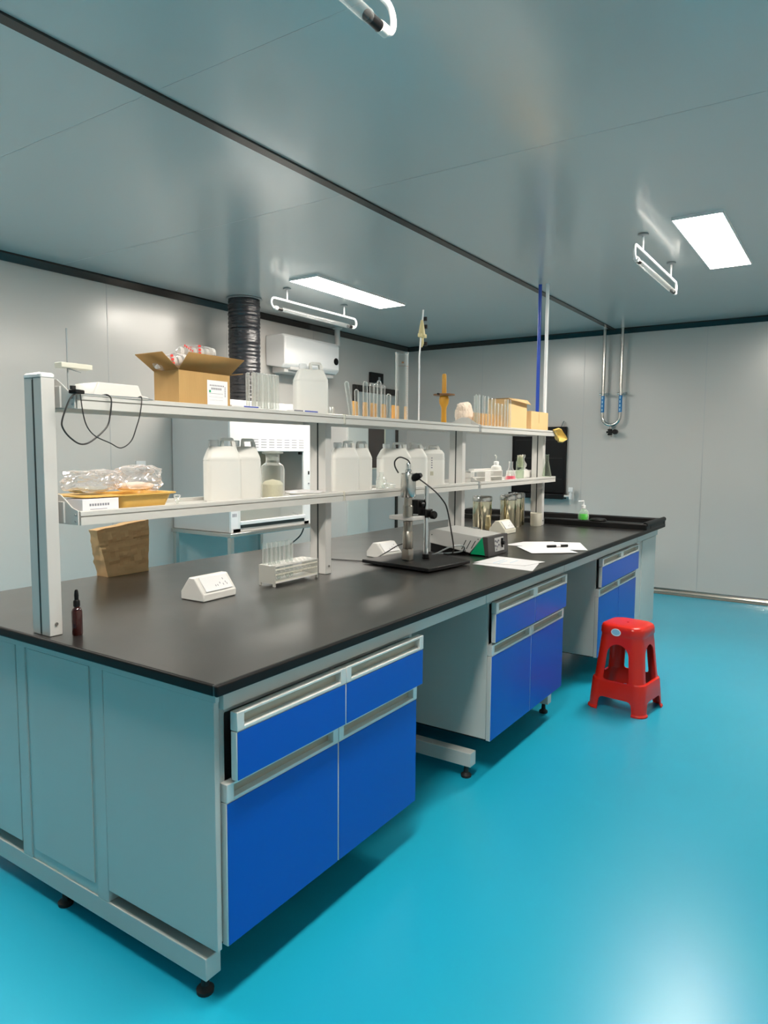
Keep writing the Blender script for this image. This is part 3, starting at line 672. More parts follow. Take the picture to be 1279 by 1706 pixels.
# ---------------------------------------------------------------- jerrycans
def jerrycan(a, b, h, style, loc, rz, label, name='jerrycan'):
    # a: width along y, b: depth along x
    t = thing(name, label, 'jerrycan', loc, rz, 'white jerrycans')
    sh = h * .64; r = min(a, b) * .20
    rings = [rrect(b * .92, a * .92, r, 4, 0, 0, 0), rrect(b, a, r, 4, 0, 0, h * .02), rrect(b, a, r, 4, 0, 0, sh - .004), rrect(b * .985, a * .985, r, 4, 0, 0, sh), rrect(b, a, r, 4, 0, 0, sh + .004)]
    if style == 0:
        rings += [rrect(b * .97, a * .95, r * .9, 4, 0, 0, h * .70), rrect(b * .62, a * .80, r * .7, 4, 0, 0, h * .82), rrect(b * .36, a * .70, r * .5, 4, 0, 0, h * .865)]
        so, zt0 = .47, h * .66
    else:
        rings += [rrect(b * .98, a * .97, r, 4, 0, 0, h * .80), rrect(b * .78, a * .84, r, 4, 0, 0, h * .88), rrect(b * .4, a * .70, r * .6, 4, 0, 0, h * .90)]
        so, zt0 = .40, h * .80
    MB().loft(rings).build('body', 'hdpe', t, angle=28)
    w = b * .12; zh0, zh1 = h * .868, h * .950
    o_ = [(-.05 * a, zt0), (so * a, zt0), (.31 * a, h - .004), (.28 * a, h), (.01 * a, h), (-.02 * a, h - .004), (-.05 * a, h * .87)]
    hb = MB()
    hb.prism([(-.05 * a, zt0), (so * a, zt0), (.40 * a, zh0), (-.05 * a, zh0)], 'x', -w, w)
    hb.prism([(-.05 * a, zh0), (.05 * a, zh0), (.03 * a, zh1), (-.035 * a, zh1)], 'x', -w, w)
    hb.prism([(.28 * a, zh0), (.40 * a, zh0), (.355 * a, zh1), (.255 * a, zh1)], 'x', -w, w)
    hb.prism([(-.035 * a, zh1), (.355 * a, zh1), (.32 * a, h - .003), (.29 * a, h), (.01 * a, h), (-.02 * a, h - .003)], 'x', -w, w)
    hb.build('handle', 'hdpe', t, bevel=.0015)
    MB().lathe([(.017, h * .80), (.017, h * .88), (.019, h * .885), (.019, h * .955), (.017, h * .965), (.001, h * .965)], (0, -a * .24, 0), 20).build('cap', 'whitegl', t)
    return t
zl = ZL + .0005
j1 = jerrycan(.128, .085, .235, 0, (-.755, .735, zl), R(-30), 'leftmost white jerrycan on the lower shelf, beside the gold tray')
dup(j1, (-.785, .870, zl), R(-30), 'white jerrycan on the lower shelf touching the glass jar')
dup(j1, (-.750, 1.475, zl), R(-38), 'white jerrycan on the lower shelf, left one of the pair right of the second post')
dup(j1, (-.766, 1.600, zl), R(-38), 'white jerrycan on the lower shelf, right one of the pair right of the second post')
j5 = jerrycan(.165, .105, .235, 0, (-.776, 1.930, zl), R(-42), 'white jerrycan on the lower shelf directly behind the steel probe')
dup(j5, (-.776, 2.095, zl), R(-42), 'white jerrycan on the lower shelf between the probe and the labelled can')
j7 = jerrycan(.160, .105, .222, 1, (-.775, 2.285, zl), R(-42), 'white jerrycan with small printed label, closest to the third post')
lb = MB()
for i in range(5): lb.box(.0525, .0532, -.004, .004, .150 - i * .013, .156 - i * .013)
lb.build('label_print', 'ink', j7)
MB().box(.0525, .0533, -.009, .009, .058, .080).build('label_patch', 'olive', j7)
dup(j5, (-.755, 1.243, ZU + .0005), R(-34), 'white jerrycan standing on the upper shelf by the joint', scale=(.88, .84, .98))

# wide glass jar with powder
t = thing('powder_jar', 'wide mouth glass jar half full of cream powder on the lower shelf', 'jar', (-.745, .995, zl))
MB().lathe([(.040, .002), (.043, .004), (.044, .055), (.030, .068), (.0, .075)], n=28).build('powder', 'powder', t)
MB().lathe([(.042, 0), (.0465, .004), (.0475, .112), (.043, .130), (.029, .140), (.027, .146), (.027, .170), (.030, .173)], n=32, cap=False).build('glass_body', 'glass', t)
MB().lathe([(.026, .150), (.028, .174), (.042, .178), (.043, .183), (.028, .186), (.001, .188)], n=28).build('stopper', 'lid', t)

# kitchen tray, flat carton and bags on the lower shelf
t = thing('gold_tray', 'shallow gold plastic tray on the lower shelf at its near end', 'tray', (-.755, .265, ZL + .0005), R(3))
def trayring(w, d, z): return rrect(w, d, .03, 5, 0, 0, z)
tz = .0
def tr(x0, x1, y0, y1, r, z): return rrect(x1 - x0, y1 - y0, r, 5, (x0 + x1) / 2, (y0 + y1) / 2, z)
MB().loft([tr(-.065, .070, .255, .425, .02, .001), tr(-.078, .084, .238, .444, .025, .046), tr(-.088, .094, .105, .462, .03, .0485), tr(-.088, .094, .105, .462, .03, .0525), tr(-.074, .080, .242, .440, .025, .0515), tr(-.061, .066, .259, .421, .02, .005)], cap=True).build('pan', 'tray', t)
t.rotation_euler = (0, 0, 0); t.location = (-.760, 0, ZL + .0005)
cx = thing('flat_carton', 'white printed carton beside the tray at the near end of the lower shelf', 'carton', (-.700, .098, ZL + .0005), 0)
cx.location = (-.703, .166, ZL + .0005)
MB().box(-.040, .040, -.060, .060, 0, .045).build('carton_body', 'paper', cx, bevel=.001)
pr_ = MB()
for i in range(8): pr_.box(.0402, .0407, -.038 + i * .0085, -.0325 + i * .0085, .024, .031)
pr_.box(.0402, .0407, -.036, .020, .014, .0155); pr_.box(.0402, .0407, -.036, .010, .008, .0095); pr_.box(-.030, .030, -.0607, -.0602, .006, .009)
pr_.build('print', 'ink', cx)

def crumple(name, loc, size, seed, label, cat, m_='film', amp=.55, sub=4, scale=3.2, group=None, flat=None):
    bm = bmesh.new(); bmesh.ops.create_icosphere(bm, subdivisions=sub, radius=1)
    for v in bm.verts:
        p = v.co.copy(); n = noise.turbulence(p * 1.3 + Vector((seed, 0, 0)), 3, True, noise_basis='PERLIN_ORIGINAL') if False else noise.noise(p * 1.6 + Vector((seed * 3.1, 0, 0))) + .6 * abs(noise.noise(p * scale + Vector((seed, seed, 0)))) + .25 * abs(noise.noise(p * scale * 2.3 + Vector((0, seed, seed))))
        p *= (1 + amp * n)
        ex = .8
        p = Vector([math.copysign(abs(c_) ** ex, c_) for c_ in p])
        v.co = Vector((p.x * size[0], p.y * size[1], p.z * size[2]))
    mn = min(v.co.z for v in bm.verts)
    for v in bm.verts: v.co.z -= mn
    me = bpy.data.meshes.new(name); bm.to_mesh(me); bm.free(); me.materials.append(M[m_]); me.shade_smooth(); me.set_sharp_from_angle(angle=R(16))
    o = bpy.data.objects.new(name, me); COL.objects.link(o); o.location = loc; tag(o, label, cat, group); return o
crumple('plastic_bag', (-.765, .205, ZL + .054), (.060, .080, .030), 1, 'crumpled clear bag with dark specks, left one lying on the gold tray', 'bag', group='clear bags on the gold tray')
crumple('plastic_bag', (-.765, .370, ZL + .054), (.058, .080, .036), 2, 'puffy clear bag holding a pinkish pack, right one lying on the gold tray', 'bag', group='clear bags on the gold tray')
crumple('powder_pack', (-.77, .36, ZL + .056), (.04, .060, .014), 5, 'pinkish white pack inside the right clear bag', 'pack', m_='foam', amp=.15)
crumple('herb_pack', (-.77, .20, ZL + .056), (.035, .06, .010), 6, 'grey pack with dark bits inside the left clear bag', 'pack', m_='lid', amp=.15)
for i, (x, y, z) in enumerate(((-.73, .20, .078), (-.735, .225, .083), (-.73, .25, .072), (-.74, .17, .076))):
    pass
t = thing('glass_stopper', 'tiny clear glass stopper on the lower shelf between tray and jerrycans', 'stopper', (-.80, .562, zl))
MB().lathe([(.004, 0), (.008, .008), (.008, .012), (.004, .016), (.012, .024), (.013, .030), (.001, .032)], n=16).build('stopper_body', 'glass', t)
t = thing('white_dish', 'flat white dish with a clear lid on the lower shelf by the second post', 'dish', (-.760, 1.205, zl))
MB().lathe([(.055, 0), (.075, .010), (.080, .014), (.078, .016), (.052, .004), (0, .004)], n=32).build('dish', 'whitegl', t)
MB().box(-.07, .07, -.075, .075, .017, .019).build('sheet_lid', 'film', t)

# upper shelf: near end
zu = ZU + .0005
t = thing('electrode_arm', 'thin rod stand with small cream holder at the near end of the upper shelf', 'stand', (-.735, .118, zu))
MB().cyl((0, 0, .012), .0022, .195, 10).build('rod', 'graygauge', t)
MB().cyl((0, 0, 0), .020, .012, 20).build('base', 'white', t)
MB().box(-.018, .018, -.030, .070, .092, .107).build('holder', 'cream', t, bevel=.002)
MB().tube([(0, .0, .092), (.012, .035, .082)], .0015, 6).build('spring', 'graygauge', t)
t = thing('balance', 'low white bench instrument with sloped top at the near end of the upper shelf', 'instrument', (-.750, .262, zu))
MB().prism([(-.10, 0), (.10, 0), (.10, .022), (.075, .026), (.062, .056), (-.078, .056), (-.092, .026)], 'x', -.055, .065).build('housing', 'white', t, bevel=.003)
MB().box(.0, .04, .104, .125, .001, .008).build('connector', 'black', t, bevel=.002)
t = thing('cable_clamp', 'black clip holding cables at the near tip of the upper shelf', 'clip', (-.640, .085, 1.5455), R(20))
MB().box(-.014, .012, -.020, .018, 0, .012).build('clip_body', 'black', t, bevel=.003)
MB().cyl((-.006, -.010, .012), .008, .010, 12).build('clip_knob', 'rubber', t)
lp1 = [(-.636, .080, 1.548), (-.630, .055, 1.528), (-.630, .031, 1.47), (-.630, .034, 1.445), (-.630, .055, 1.421), (-.630, .085, 1.405), (-.630, .119, 1.414), (-.630, .169, 1.455), (-.630, .182, 1.493), (-.630, .187, 1.535), (-.640, .182, 1.549), (-.66, .178, 1.549)]
lp2 = [(-.634, .090, 1.550), (-.628, .094, 1.489), (-.628, .106, 1.453), (-.628, .131, 1.428), (-.628, .178, 1.409), (-.628, .214, 1.395), (-.628, .25, 1.416), (-.628, .27, 1.458), (-.628, .284, 1.498), (-.634, .296, 1.548), (-.66, .30, 1.549)]
tag(MB().tube(smoothpts(lp1), .0024, 8).build('hanging_cable', 'cable'), 'left black cable loop hanging from the upper shelf', 'cable', 'hanging cable loops')
tag(MB().tube(smoothpts(lp2), .0018, 8).build('hanging_cable', 'cable'), 'right thinner cable loop hanging from the upper shelf', 'cable', 'hanging cable loops')
tag(MB().tube(smoothpts([(-.645, .10, 1.5475), (-.645, .20, 1.5475), (-.645, .33, 1.5475), (-.67, .37, 1.540)]), .0018, 8).build('lead', 'graygauge'), 'thin lead lying along the front edge of the upper shelf', 'cable')

# open cardboard box
t = thing('cardboard_box', 'open brown cardboard box with flaps up on the upper shelf', 'box', (0, 0, zu))
bx0, bx1, by0, by1, bh = -.805, -.680, .478, .706, .122
def wall_(x0, x1, y0, y1): return MB().box(x0, x1, y0, y1, 0, bh)
b = MB(); th = .003
b.box(bx0, bx1, by0, by0 + th, 0, bh).box(bx0, bx1, by1 - th, by1, 0, bh).box(bx0, bx0 + th, by0 + th, by1 - th, 0, bh).box(bx1 - th, bx1, by0 + th, by1 - th, 0, bh).box(bx0 + th, bx1 - th, by0 + th, by1 - th, 0, th)
b.build('carton_walls', 'card', t)
def flap(p0, p1, dvec, name='flap', mt='cardin'):
    p0, p1, dvec = Vector(p0), Vector(p1), Vector(dvec); e = (p1 - p0) * .03
    vs = [p0, p1, p1 + dvec - e * -1.5, p0 + dvec + e * -1.5]
    return MB().add([tuple(v) for v in vs], [(0, 1, 2, 3)]).build(name, mt, t, solid=.003)
flap((bx1, by0, bh), (bx1, by1, bh), (.050, .012, .052))
flap((bx0, by0, bh), (bx0, by1, bh), (-.055, .0, .045))
flap((bx0, by0, bh), (bx1, by0, bh), (.0, -.070, .048))
flap((bx0, by1, bh), (bx1, by1, bh), (.0, .060, .010))
lbp = MB().box(bx1, bx1 + .0008, .600, .694, .002, .098).build('label', 'paper', t)
lp = MB()
for i in range(9): lp.box(bx1 + .0009, bx1 + .0012, .612 + i * .0075, .616 + i * .0075, .078, .083)
for i in range(7): lp.box(bx1 + .0009, bx1 + .0012, .618 + i * .007, .6225 + i * .007, .066, .073)
lp.box(bx1 + .0009, bx1 + .0012, .608, .672, .0525, .0535); lp.box(bx1 + .0009, bx1 + .0012, .608, .672, .041, .0415); lp.box(bx1 + .0009, bx1 + .0012, .608, .672, .030, .0305)
for i in range(6): lp.box(bx1 + .0009, bx1 + .0012, .680, .684, .044 + i * .006, .048 + i * .006)
lp.build('label_print', 'ink', lbp)
MB().box(bx1 + .0009, bx1 + .0012, .608, .616, .056, .064).build('label_mark', 'green', lbp)
def pack(loc, L_, r_, rz, ry, seed, label):
    mb = MB(); n = 20; pts = []
    rings = []
    for i in range(15):
        u = i / 14; x = (u - .5) * L_; rr = r_ * min(1, (math.sin(PI * min(max(u, .0), 1)) ** .35) + .05)
        rg = []
        for k_ in range(n):
            a_ = 2 * PI * k_ / n; q_ = rr * (1 + .18 * noise.noise(Vector((x * 40 + seed, math.cos(a_) * 2, math.sin(a_) * 2))) + .06 * math.cos(3 * a_))
            rg.append((x, q_ * math.cos(a_), q_ * math.sin(a_) * .85))
        rings.append(rg)
    o = MB().loft(rings).build('glassware_pack', 'film', angle=20)
    tag(o, label, 'pack', 'wrapped packs in the open box'); o.location = loc; o.rotation_euler = (0, ry, rz)
    c = MB()
    for i in range(6): c.tube([(-L_ * .42 + i * L_ * .16, 0, -.0), (-L_ * .42 + i * L_ * .16 + .012, 0, 0)], r_ * (.55 + .08 * (i % 2)), 14)
    c.build('cups', 'white', o)
    p = MB()
    for i in range(4): p.box(-.006, .004, r_ * 1.02, r_ * 1.05, -.022 + i * .012, -.014 + i * .012)
    for i in range(4): p.box(-.006, .004, -r_ * 1.05, -r_ * 1.02, -.022 + i * .012, -.014 + i * .012)
    for i in range(5): p.box(-L_ * .36 + i * .007, -L_ * .36 + i * .007 + .005, -r_ * .80, -r_ * .76, r_ * .50 - i * .004, r_ * .78 - i * .004)
    p.build('red_print', 'inkred', o); return o
pack((-.740, .605, zu + .196), .155, .027, R(80), R(-3), 3, 'upper clear wrapped pack with red print lying across the open box')
pack((-.750, .500, zu + .152), .120, .030, R(72), R(-12), 9, 'lower clear wrapped pack with red print leaning out of the open box')

# slide box and inverted cylinders on the upper shelf
t = thing('slide_box', 'flat white and blue printed box right of the cardboard box', 'box', (-.730, .790, zu))
MB().box(-.05, .05, -.075, .072, 0, .020).build('box_body', 'paper', t, bevel=.001)
MB().box(.0501, .0506, -.015, .06, .011, .019).build('blue_band', 'inkblue', t); MB().box(.0501, .0506, -.06, -.03, .006, .012).build('print', 'ink', t)
t = thing('tube_tray', 'pale blue shallow tray holding glass tubes on the upper shelf', 'tray', (-.745, .955, zu))
MB().box(-.05, .05, -.085, .085, 0, .014).build('tray_base', 'hoodgrey', t, bevel=.002)
t = thing('slide_box', 'long flat blue printed box in front of the upper shelf jerrycan', 'box', (-.690, 1.105, zu))
MB().box(-.02, .02, -.068, .085, 0, .019).build('box_body', 'paper', t, bevel=.001)
MB().box(.0201, .0206, .0, .083, .004, .0185).build('blue_band', 'inkblue', t)
MB().box(.0201, .0206, -.065, -.01, .010, .0185).build('print', 'ink', t)
fa = None
for i in range(9):
    for row in range(2):
        if row and i % 2: continue
        loc = (-.745 - .030 * row, .892 + i * .0165, zu + .0145)
        if fa is None:
            fa = MB().lathe([(.0082, .0), (.0082, .130), (.0076, .137), (.004, .1405), (.0002, .1412)], n=14, cap=False).build('glass_tube', 'frost'); fa.location = loc
            tag(fa, 'upright frosted glass tube packed in the pale tray on the upper shelf', 'tube', 'glass tubes in the pale tray')
        else:
            c = fa.copy(); COL.objects.link(c); c.location = loc
t = thing('small_beaker', 'small frosted cup behind the jerrycan on the upper shelf', 'cup', (-.79, 1.425, zu))
MB().lathe([(.014, 0), (.017, .05), (.019, .055)], n=20, cap=False).build('cup', 'frost', t)

# drying rack with pegs and inverted tubes (group B)
t = thing('peg_rack', 'yellow wooden peg rack on the upper shelf left of the measuring cylinder', 'rack', (-.765, 1.545, zu))
MB().box(-.035, .035, -.01, .50, 0, .008).build('base_board', 'wood', t, bevel=.002)
for i, y in enumerate((1.555, 1.589, 1.638, 1.668, 1.703, 1.748, 1.790, 1.822, 1.887, 1.943, 2.006)):
    MB().cyl((.012 - .014 * (i % 2), y - 1.545, .008), .0095, .078, 12).build('peg', 'wood', t)
tb = [(1.470, .172, .0105, .10), (1.545, .130, .0105, .06), (1.612, .172, .0115, .03), (1.662, .168, .0110, .01), (1.694, .170, .0095, 0), (1.722, .185, .0110, 0), (1.756, .165, .0095, -.02), (1.806, .128, .0115, 0)]
for i, (y, h, r, tl) in enumerate(tb):
    o = MB().lathe([(r, 0), (r, h - r)] + [(r * math.cos(R(a)), h - r + r * math.sin(R(a))) for a in (25, 50, 70, 88)], n=16, cap=False).build('inverted_tube', 'glass')
    o.location = (-.728, y, zu + (.0085 if i else .0)); o.rotation_euler = (tl * 1.0, 0, 0)
    tag(o, ['clear tube leaning left at the near end of the peg rack', 'short clear tube second from the near end of the peg rack'][i] if i < 2 else 'round ended glass tube standing upside down on the wooden peg rack', 'tube', None if i < 2 else 'inverted tubes on the peg rack')
bpy.data.objects.remove([o for o in COL.objects if o.name.startswith('inverted_tube')][0], do_unlink=True)
o = MB().lathe([(.0105, 0), (.0105, .162)] + [(.0105 * math.cos(R(a)), .162 + .0105 * math.sin(R(a))) for a in (25, 50, 70, 88)], n=16, cap=False).build('inverted_tube', 'glass')
o.location = (-.735, 1.515, zu + .002); o.rotation_euler = (R(15), 0, 0); tag(o, 'clear tube leaning left at the near end of the peg rack', 'tube', None)

t = thing('measuring_cylinder', 'tall glass measuring cylinder with brown graduations on the upper shelf', 'cylinder', (-.700, 1.880, zu))
MB().lathe([(.045, 0), (.045, .006), (.032, .012)], n=24).build('foot', 'frost', t)
MB().lathe([(.032, .012), (.032, .335), (.035, .339), (.034, .342)], n=32, cap=False).build('glass_body', 'glass', t)
g = MB()
for i in range(22):
    z = .04 + i * .011; L_ = R(24 if i % 5 else 46)
    for k_ in range(4):
        a0 = R(-10) + L_ * k_ / 4; a1 = R(-10) + L_ * (k_ + 1) / 4
        g.add([(.0324 * math.cos(a0), .0324 * math.sin(a0), z), (.0324 * math.cos(a1), .0324 * math.sin(a1), z), (.0324 * math.cos(a1), .0324 * math.sin(a1), z + .0015), (.0324 * math.cos(a0), .0324 * math.sin(a0), z + .0015)], [(0, 1, 2, 3)])
g.add([(.0324 * math.cos(R(a)), .0324 * math.sin(R(a)), z) for z in (.285, .294) for a in (-60, -50, -40)], [(0, 1, 4, 3), (1, 2, 5, 4)])
g.add([(.0324 * math.cos(R(a)), .0324 * math.sin(R(a)), z) for z in (.272, .2735) for a in range(-90, 31, 20)], [(i, i + 1, i + 8, i + 7) for i in range(6)])
g.build('graduations', 'brown', t)

# burette stand on the upper shelf
t = thing('burette_stand', 'thin white rod stand on a black foot with yellow clamp at its top', 'stand', (-.75, 2.13, zu))
MB().box(-.045, .045, .02, .085, .002, .012).build('foot', 'black', t, bevel=.003)
MB().tube([(0, 0, .0), (0, .0, .36), (0, .035, .60)], .0045, 10).build('rod', 'whitegl', t)
MB().tube([(0, 0, .006), (.0, .05, .006)], .004, 8).build('link', 'black', t)
cm_ = MB().lathe([(.004, 0), (.012, .02), (.010, .045), (.020, .06), (.016, .085), (.010, .12), (.006, .14)], (0, .022, .405), 14).build('yellow_clamp', 'clampy', t)
MB().box(-.01, .012, -.005, .055, .455, .475).build('jaw', 'clampy', cm_, bevel=.003)
for z in (.415, .505, .545): MB().cyl((.004, .055 if z < .54 else .05, z), .010, .020, 12).build('knob', 'black', cm_)

# amber funnel stand, cloth
t = thing('funnel_stand', 'amber stand with flat brown disc and pointed upper stem on the upper shelf', 'funnel', (-.75, 2.402, zu))
MB().lathe([(.016, 0), (.014, .09), (.016, .105), (.026, .125), (.028, .150), (.024, .165)], n=20).build('bulb_stem', 'ambertip', t)
MB().lathe([(.030, .166), (.060, .170), (.061, .176), (.030, .180), (.001, .180)], n=32).build('disc', 'brown', t)
MB().lathe([(.013, .181), (.012, .28), (.010, .288), (.001, .290)], n=16).build('upper_stem', 'ambertip', t)
MB().tube([(0, -.058, .173), (0, -.072, .173)], .006, 10).build('nozzle', 'black', t)
crumple('cloth', (-.815, 2.775, zu), (.040, .075, .068), 4, 'crumpled cream cloth heaped behind the grey bracket on the upper shelf', 'cloth', m_='foam', amp=.35)

# group C: open tubes before wooden pegs
t = thing('peg_rack', 'wooden peg rack on the upper shelf beside the tall carton', 'rack', (-.738, 2.80, zu))
MB().box(-.018, .018, -.06, .37, 0, .006).build('base_board', 'wood', t, bevel=.002)
for i in range(9):
    MB().cyl((0, -.03 + i * .045, .006), .012, .085, 12).build('peg', 'wood', t)
tc = [(2.694, .185), (2.715, .195), (2.765, .192), (2.835, .190), (2.886, .182), (2.937, .182), (2.982, .158), (3.034, .158), (3.088, .158), (3.130, .190), (3.172, .192)]
fc = {}
for i, (y, h) in enumerate(tc):
    hh = round(h, 2)
    if hh not in fc:
        o = MB().lathe([(.0135, h), (.0125, h - .002), (.0125, .012), (.009, .004), (.0002, 0)], n=16, cap=False).build('open_tube', 'glass'); fc[hh] = o
    else:
        o = fc[hh].copy(); COL.objects.link(o)
    o.location = (-.696, y, zu); tag(o, 'open glass tube standing upright in front of the wooden pegs by the carton', 'tube', 'open tubes near the tall carton')

def carton(name, x0, x1, y0, y1, h, label, mt='carton'):
    t = thing(name, label, 'box', (0, 0, zu))
    MB().box(x0, x1, y0, y1, 0, h).build('carton_body', mt, t, bevel=.0015); return t
t = carton('carton', -.850, -.700, 3.175, 3.478, .200, 'tall light brown carton with half open lid on the upper shelf')
MB().add([(-.700, 3.172, .203), (-.700, 3.48, .206), (-.672, 3.48, .176), (-.676, 3.176, .190)], [(0, 1, 2, 3)]).build('lid_flap', 'carton', t, solid=.004)
MB().add([(-.850, 3.172, .203), (-.850, 3.48, .206), (-.700, 3.48, .206), (-.700, 3.172, .203)], [(0, 1, 2, 3)]).build('lid', 'cardin', t, solid=.003)
t = carton('carton', -.805, -.700, 3.560, 3.880, .140, 'small light brown carton at the far end of the upper shelf')
MB().box(-.6998, -.6992, 3.70, 3.705, .06, .139).build('seam', 'card', t)

# yellow glove over the far end
def glove():
    # pouch shaped fold: outline in the y-z plane, hollow in the middle
    out = [(3.83, 1.552), (3.92, 1.566), (3.985, 1.560), (4.04, 1.540), (4.09, 1.512), (4.13, 1.486), (4.08, 1.472), (4.01, 1.460), (3.95, 1.463), (3.905, 1.482), (3.885, 1.510), (3.86, 1.532)]
    cy = sum(p[0] for p in out) / len(out); cz = sum(p[1] for p in out) / len(out); n = len(out)
    vs = []; fs = []
    for k_, (f_, dx) in enumerate(((1., .0), (.88, .006), (.66, -.018), (.36, -.030), (.08, -.034))):
        for (y, z) in out: vs.append((-.640 + dx + .006 * math.sin(y * 60), cy + (y - cy) * f_, cz + (z - cz) * f_))
    for j in range(4):
        for i in range(n): fs.append((j * n + i, j * n + (i + 1) % n, (j + 1) * n + (i + 1) % n, (j + 1) * n + i))
    fs.append([4 * n + i for i in range(n)])
    o = MB().add(vs, fs).build('folded_glove', 'glove', angle=60, solid=.004); tag(o, 'folded yellow rubber glove hanging over the far end of the upper shelf', 'glove'); return o
glove()

# lower shelf, far half
crumple('glassware', (-.712, 1.790, zl), (.026, .045, .018), 8, 'clear glass lids heaped on the lower shelf before the jerrycans', 'glassware', m_='glass', amp=.05, sub=3)
t = thing('glass_beaker', 'clear glass dropping cup left of the steel probe on the lower shelf', 'beaker', (-.712, 1.722, zl))
MB().lathe([(.020, 0), (.026, .004), (.026, .050), (.012, .066), (.010, .085), (.012, .088)], n=20, cap=False).build('glass_body', 'glass', t)
t = thing('tube_holder', 'white plastic tube holder frame on the lower shelf right of the third post', 'rack', (-.735, 2.885, zl), R(0))
f = MB(); hL = .225
f.box(-.03, .03, -hL, -hL + .006, 0, .072).box(-.03, .03, hL - .006, hL, 0, .072).box(-.03, .03, -hL, hL, .066, .072).box(-.03, .03, -hL, hL, .030, .034).box(-.03, .03, -.03, .05, .0, .066)
f.build('frame', 'white', t, bevel=.001)
t = thing('tube_holder', 'second white plastic holder frame behind the first on the lower shelf', 'rack', (-.848, 3.10, zl), R(0))
f = MB(); f.box(-.02, .02, -.15, .15, .066, .078).box(-.02, .02, -.15, -.145, 0, .066).box(-.02, .02, .145, .15, 0, .066)
f.build('frame', 'white', t, bevel=.001)
t = thing('wash_bottle', 'white plastic wash bottle with narrow nozzle on the lower shelf', 'bottle', (-.775, 3.165, zl))
MB().lathe([(.030, 0), (.035, .004), (.035, .082), (.030, .095), (.016, .102), (.014, .108)], n=24).build('bottle_body', 'hdpe', t)
MB().lathe([(.017, .106), (.017, .124), (.010, .128)], n=20).build('cap', 'whitegl', t)
MB().tube([(0, 0, .128), (0, 0, .158), (-.006, -.01, .168)], .0045, 8).build('nozzle', 'frost', t)
def flask(r, h, loc, label, mt='glass', fill=None):
    t = thing('conical_flask', label, 'flask', loc)
    MB().lathe([(r * .9, 0), (r, .004), (r * .98, .010), (r * .36, h * .70), (r * .34, h * .95), (r * .42, h)], n=24, cap=False).build('glass_body', mt, t)
    if fill: MB().lathe([(r * .88, .002), (r * .94, .008), (r * .78, h * .24), (.001, h * .24)], n=24).build('liquid', fill, t)
    return t
flask(.040, .125, (-.715, 3.262, zl), 'conical flask with pink liquid on the lower shelf', fill='pink')
flask(.033, .160, (-.678, 3.825, zl + .012), 'empty conical flask at the far end of the lower shelf', mt='glassg')
t = thing('glass_cylinder', 'greenish glass vessel with dark stopper right of the pink flask', 'vessel', (-.775, 3.560, zl))
MB().lathe([(.026, 0), (.028, .004), (.028, .120), (.022, .130), (.022, .150), (.026, .153)], n=24, cap=False).build('glass_body', 'glassg', t)
MB().lathe([(.015, .08), (.020, .10), (.019, .155), (.022, .165), (.001, .168)], n=16).build('stopper', 'olive', t)
t = thing('white_tray', 'long white tray at the back of the lower shelf by the last post', 'tray', (-.850, 3.735, zl))
MB().box(-.035, .035, -.165, .165, 0, .055).build('tray_body', 'white', t, bevel=.004)
t = thing('separating_bulb', 'small clear glass bulb with stopper standing on the white tray', 'glassware', (-.85, 3.80, zl + .0555))
MB().lathe([(.030, 0), (.030, .006), (.012, .012), (.022, .028), (.024, .044), (.012, .062), (.007, .072), (.007, .090), (.013, .096), (.014, .108), (.010, .114)], n=20, cap=False).build('glass_body', 'frost', t)

# ---------------------------------------------------------------- kraft bag beyond
def bag():
    rings = []; NZ = 26
    for i in range(NZ):
        z = .215 * i / (NZ - 1); u = z / .215; hw = .103 + .026 * u; hd = .040 - .012 * u; rg = []
        per = []
        for (ax, ay, bx, by) in ((1, -1, 1, 1), (1, 1, -1, 1), (-1, 1, -1, -1), (-1, -1, 1, -1)):
            for k_ in range(12):
                f_ = k_ / 12; per.append((ax + (bx - ax) * f_, ay + (by - ay) * f_))
        for (px_, py_) in per:
            x = px_ * hd; y = py_ * hw - .012 * u
            q_ = Vector((x * 14, y * 14, z * 14))
            n_ = (abs(noise.noise(q_)) * .030 + abs(noise.noise(q_ * 2.3)) * .014 - .008) * min(1, z * 18)
            rg.append((x - px_ * n_, y + n_ * .3, z + (.014 * (1 if py_ > 0 else -1) * u * abs(py_))))
        rings.append(rg)
    t = thing('paper_bag', 'brown kraft paper bag standing at the back edge of the worktop', 'bag', (-1.450, .800, HC + .0005))
    MB().loft(rings, cap=True).build('bag_body', 'kraft', t, angle=12)
    return t
bag()

# ---------------------------------------------------------------- laminar hood on its table
HX = -2.685
t = thing('laminar_hood', 'white laminar flow cabinet against the left wall behind the shelves', 'hood', (XL + .012, 2.63, .765))
dxh = HX - (XL + .012); wy = .925
s_ = MB(); s_.box(0, dxh - .02, 0, .018, 0, 1.0).box(0, dxh - .02, wy - .018, wy, 0, 1.0).box(0, dxh - .02, .018, wy - .018, .96, 1.0)
s_.box(0, dxh, .018, wy - .018, 0, .03)
s_.build('side_walls', 'hoodgrey', t, bevel=.003)
MB().box(dxh - .34, dxh - .325, .018, wy - .018, .03, .96).build('back_lining', 'olive', t)
MB().box(dxh - .02, dxh, 0, wy, .615, .93).build('fascia', 'whitegl', t, bevel=.004)
MB().box(dxh - .02, dxh, 0, wy, .940, 1.0).build('top_trim', 'whitegl', t, bevel=.004)
MB().box(dxh - .02, dxh, 0, .10, .0, .6149).build('left_pillar', 'whitegl', t, bevel=.003)
rp = MB().box(dxh - .02, dxh, wy - .085, wy, .0, .6149).build('right_pillar', 'whitegl', t, bevel=.003)
MB().box(dxh, dxh + .004, wy - .03, wy - .015, .42, .45).build('rocker_switch', 'black', rp)
MB().box(dxh, dxh + .004, wy - .03, wy - .015, .34, .35).build('rocker_switch', 'ink', rp)
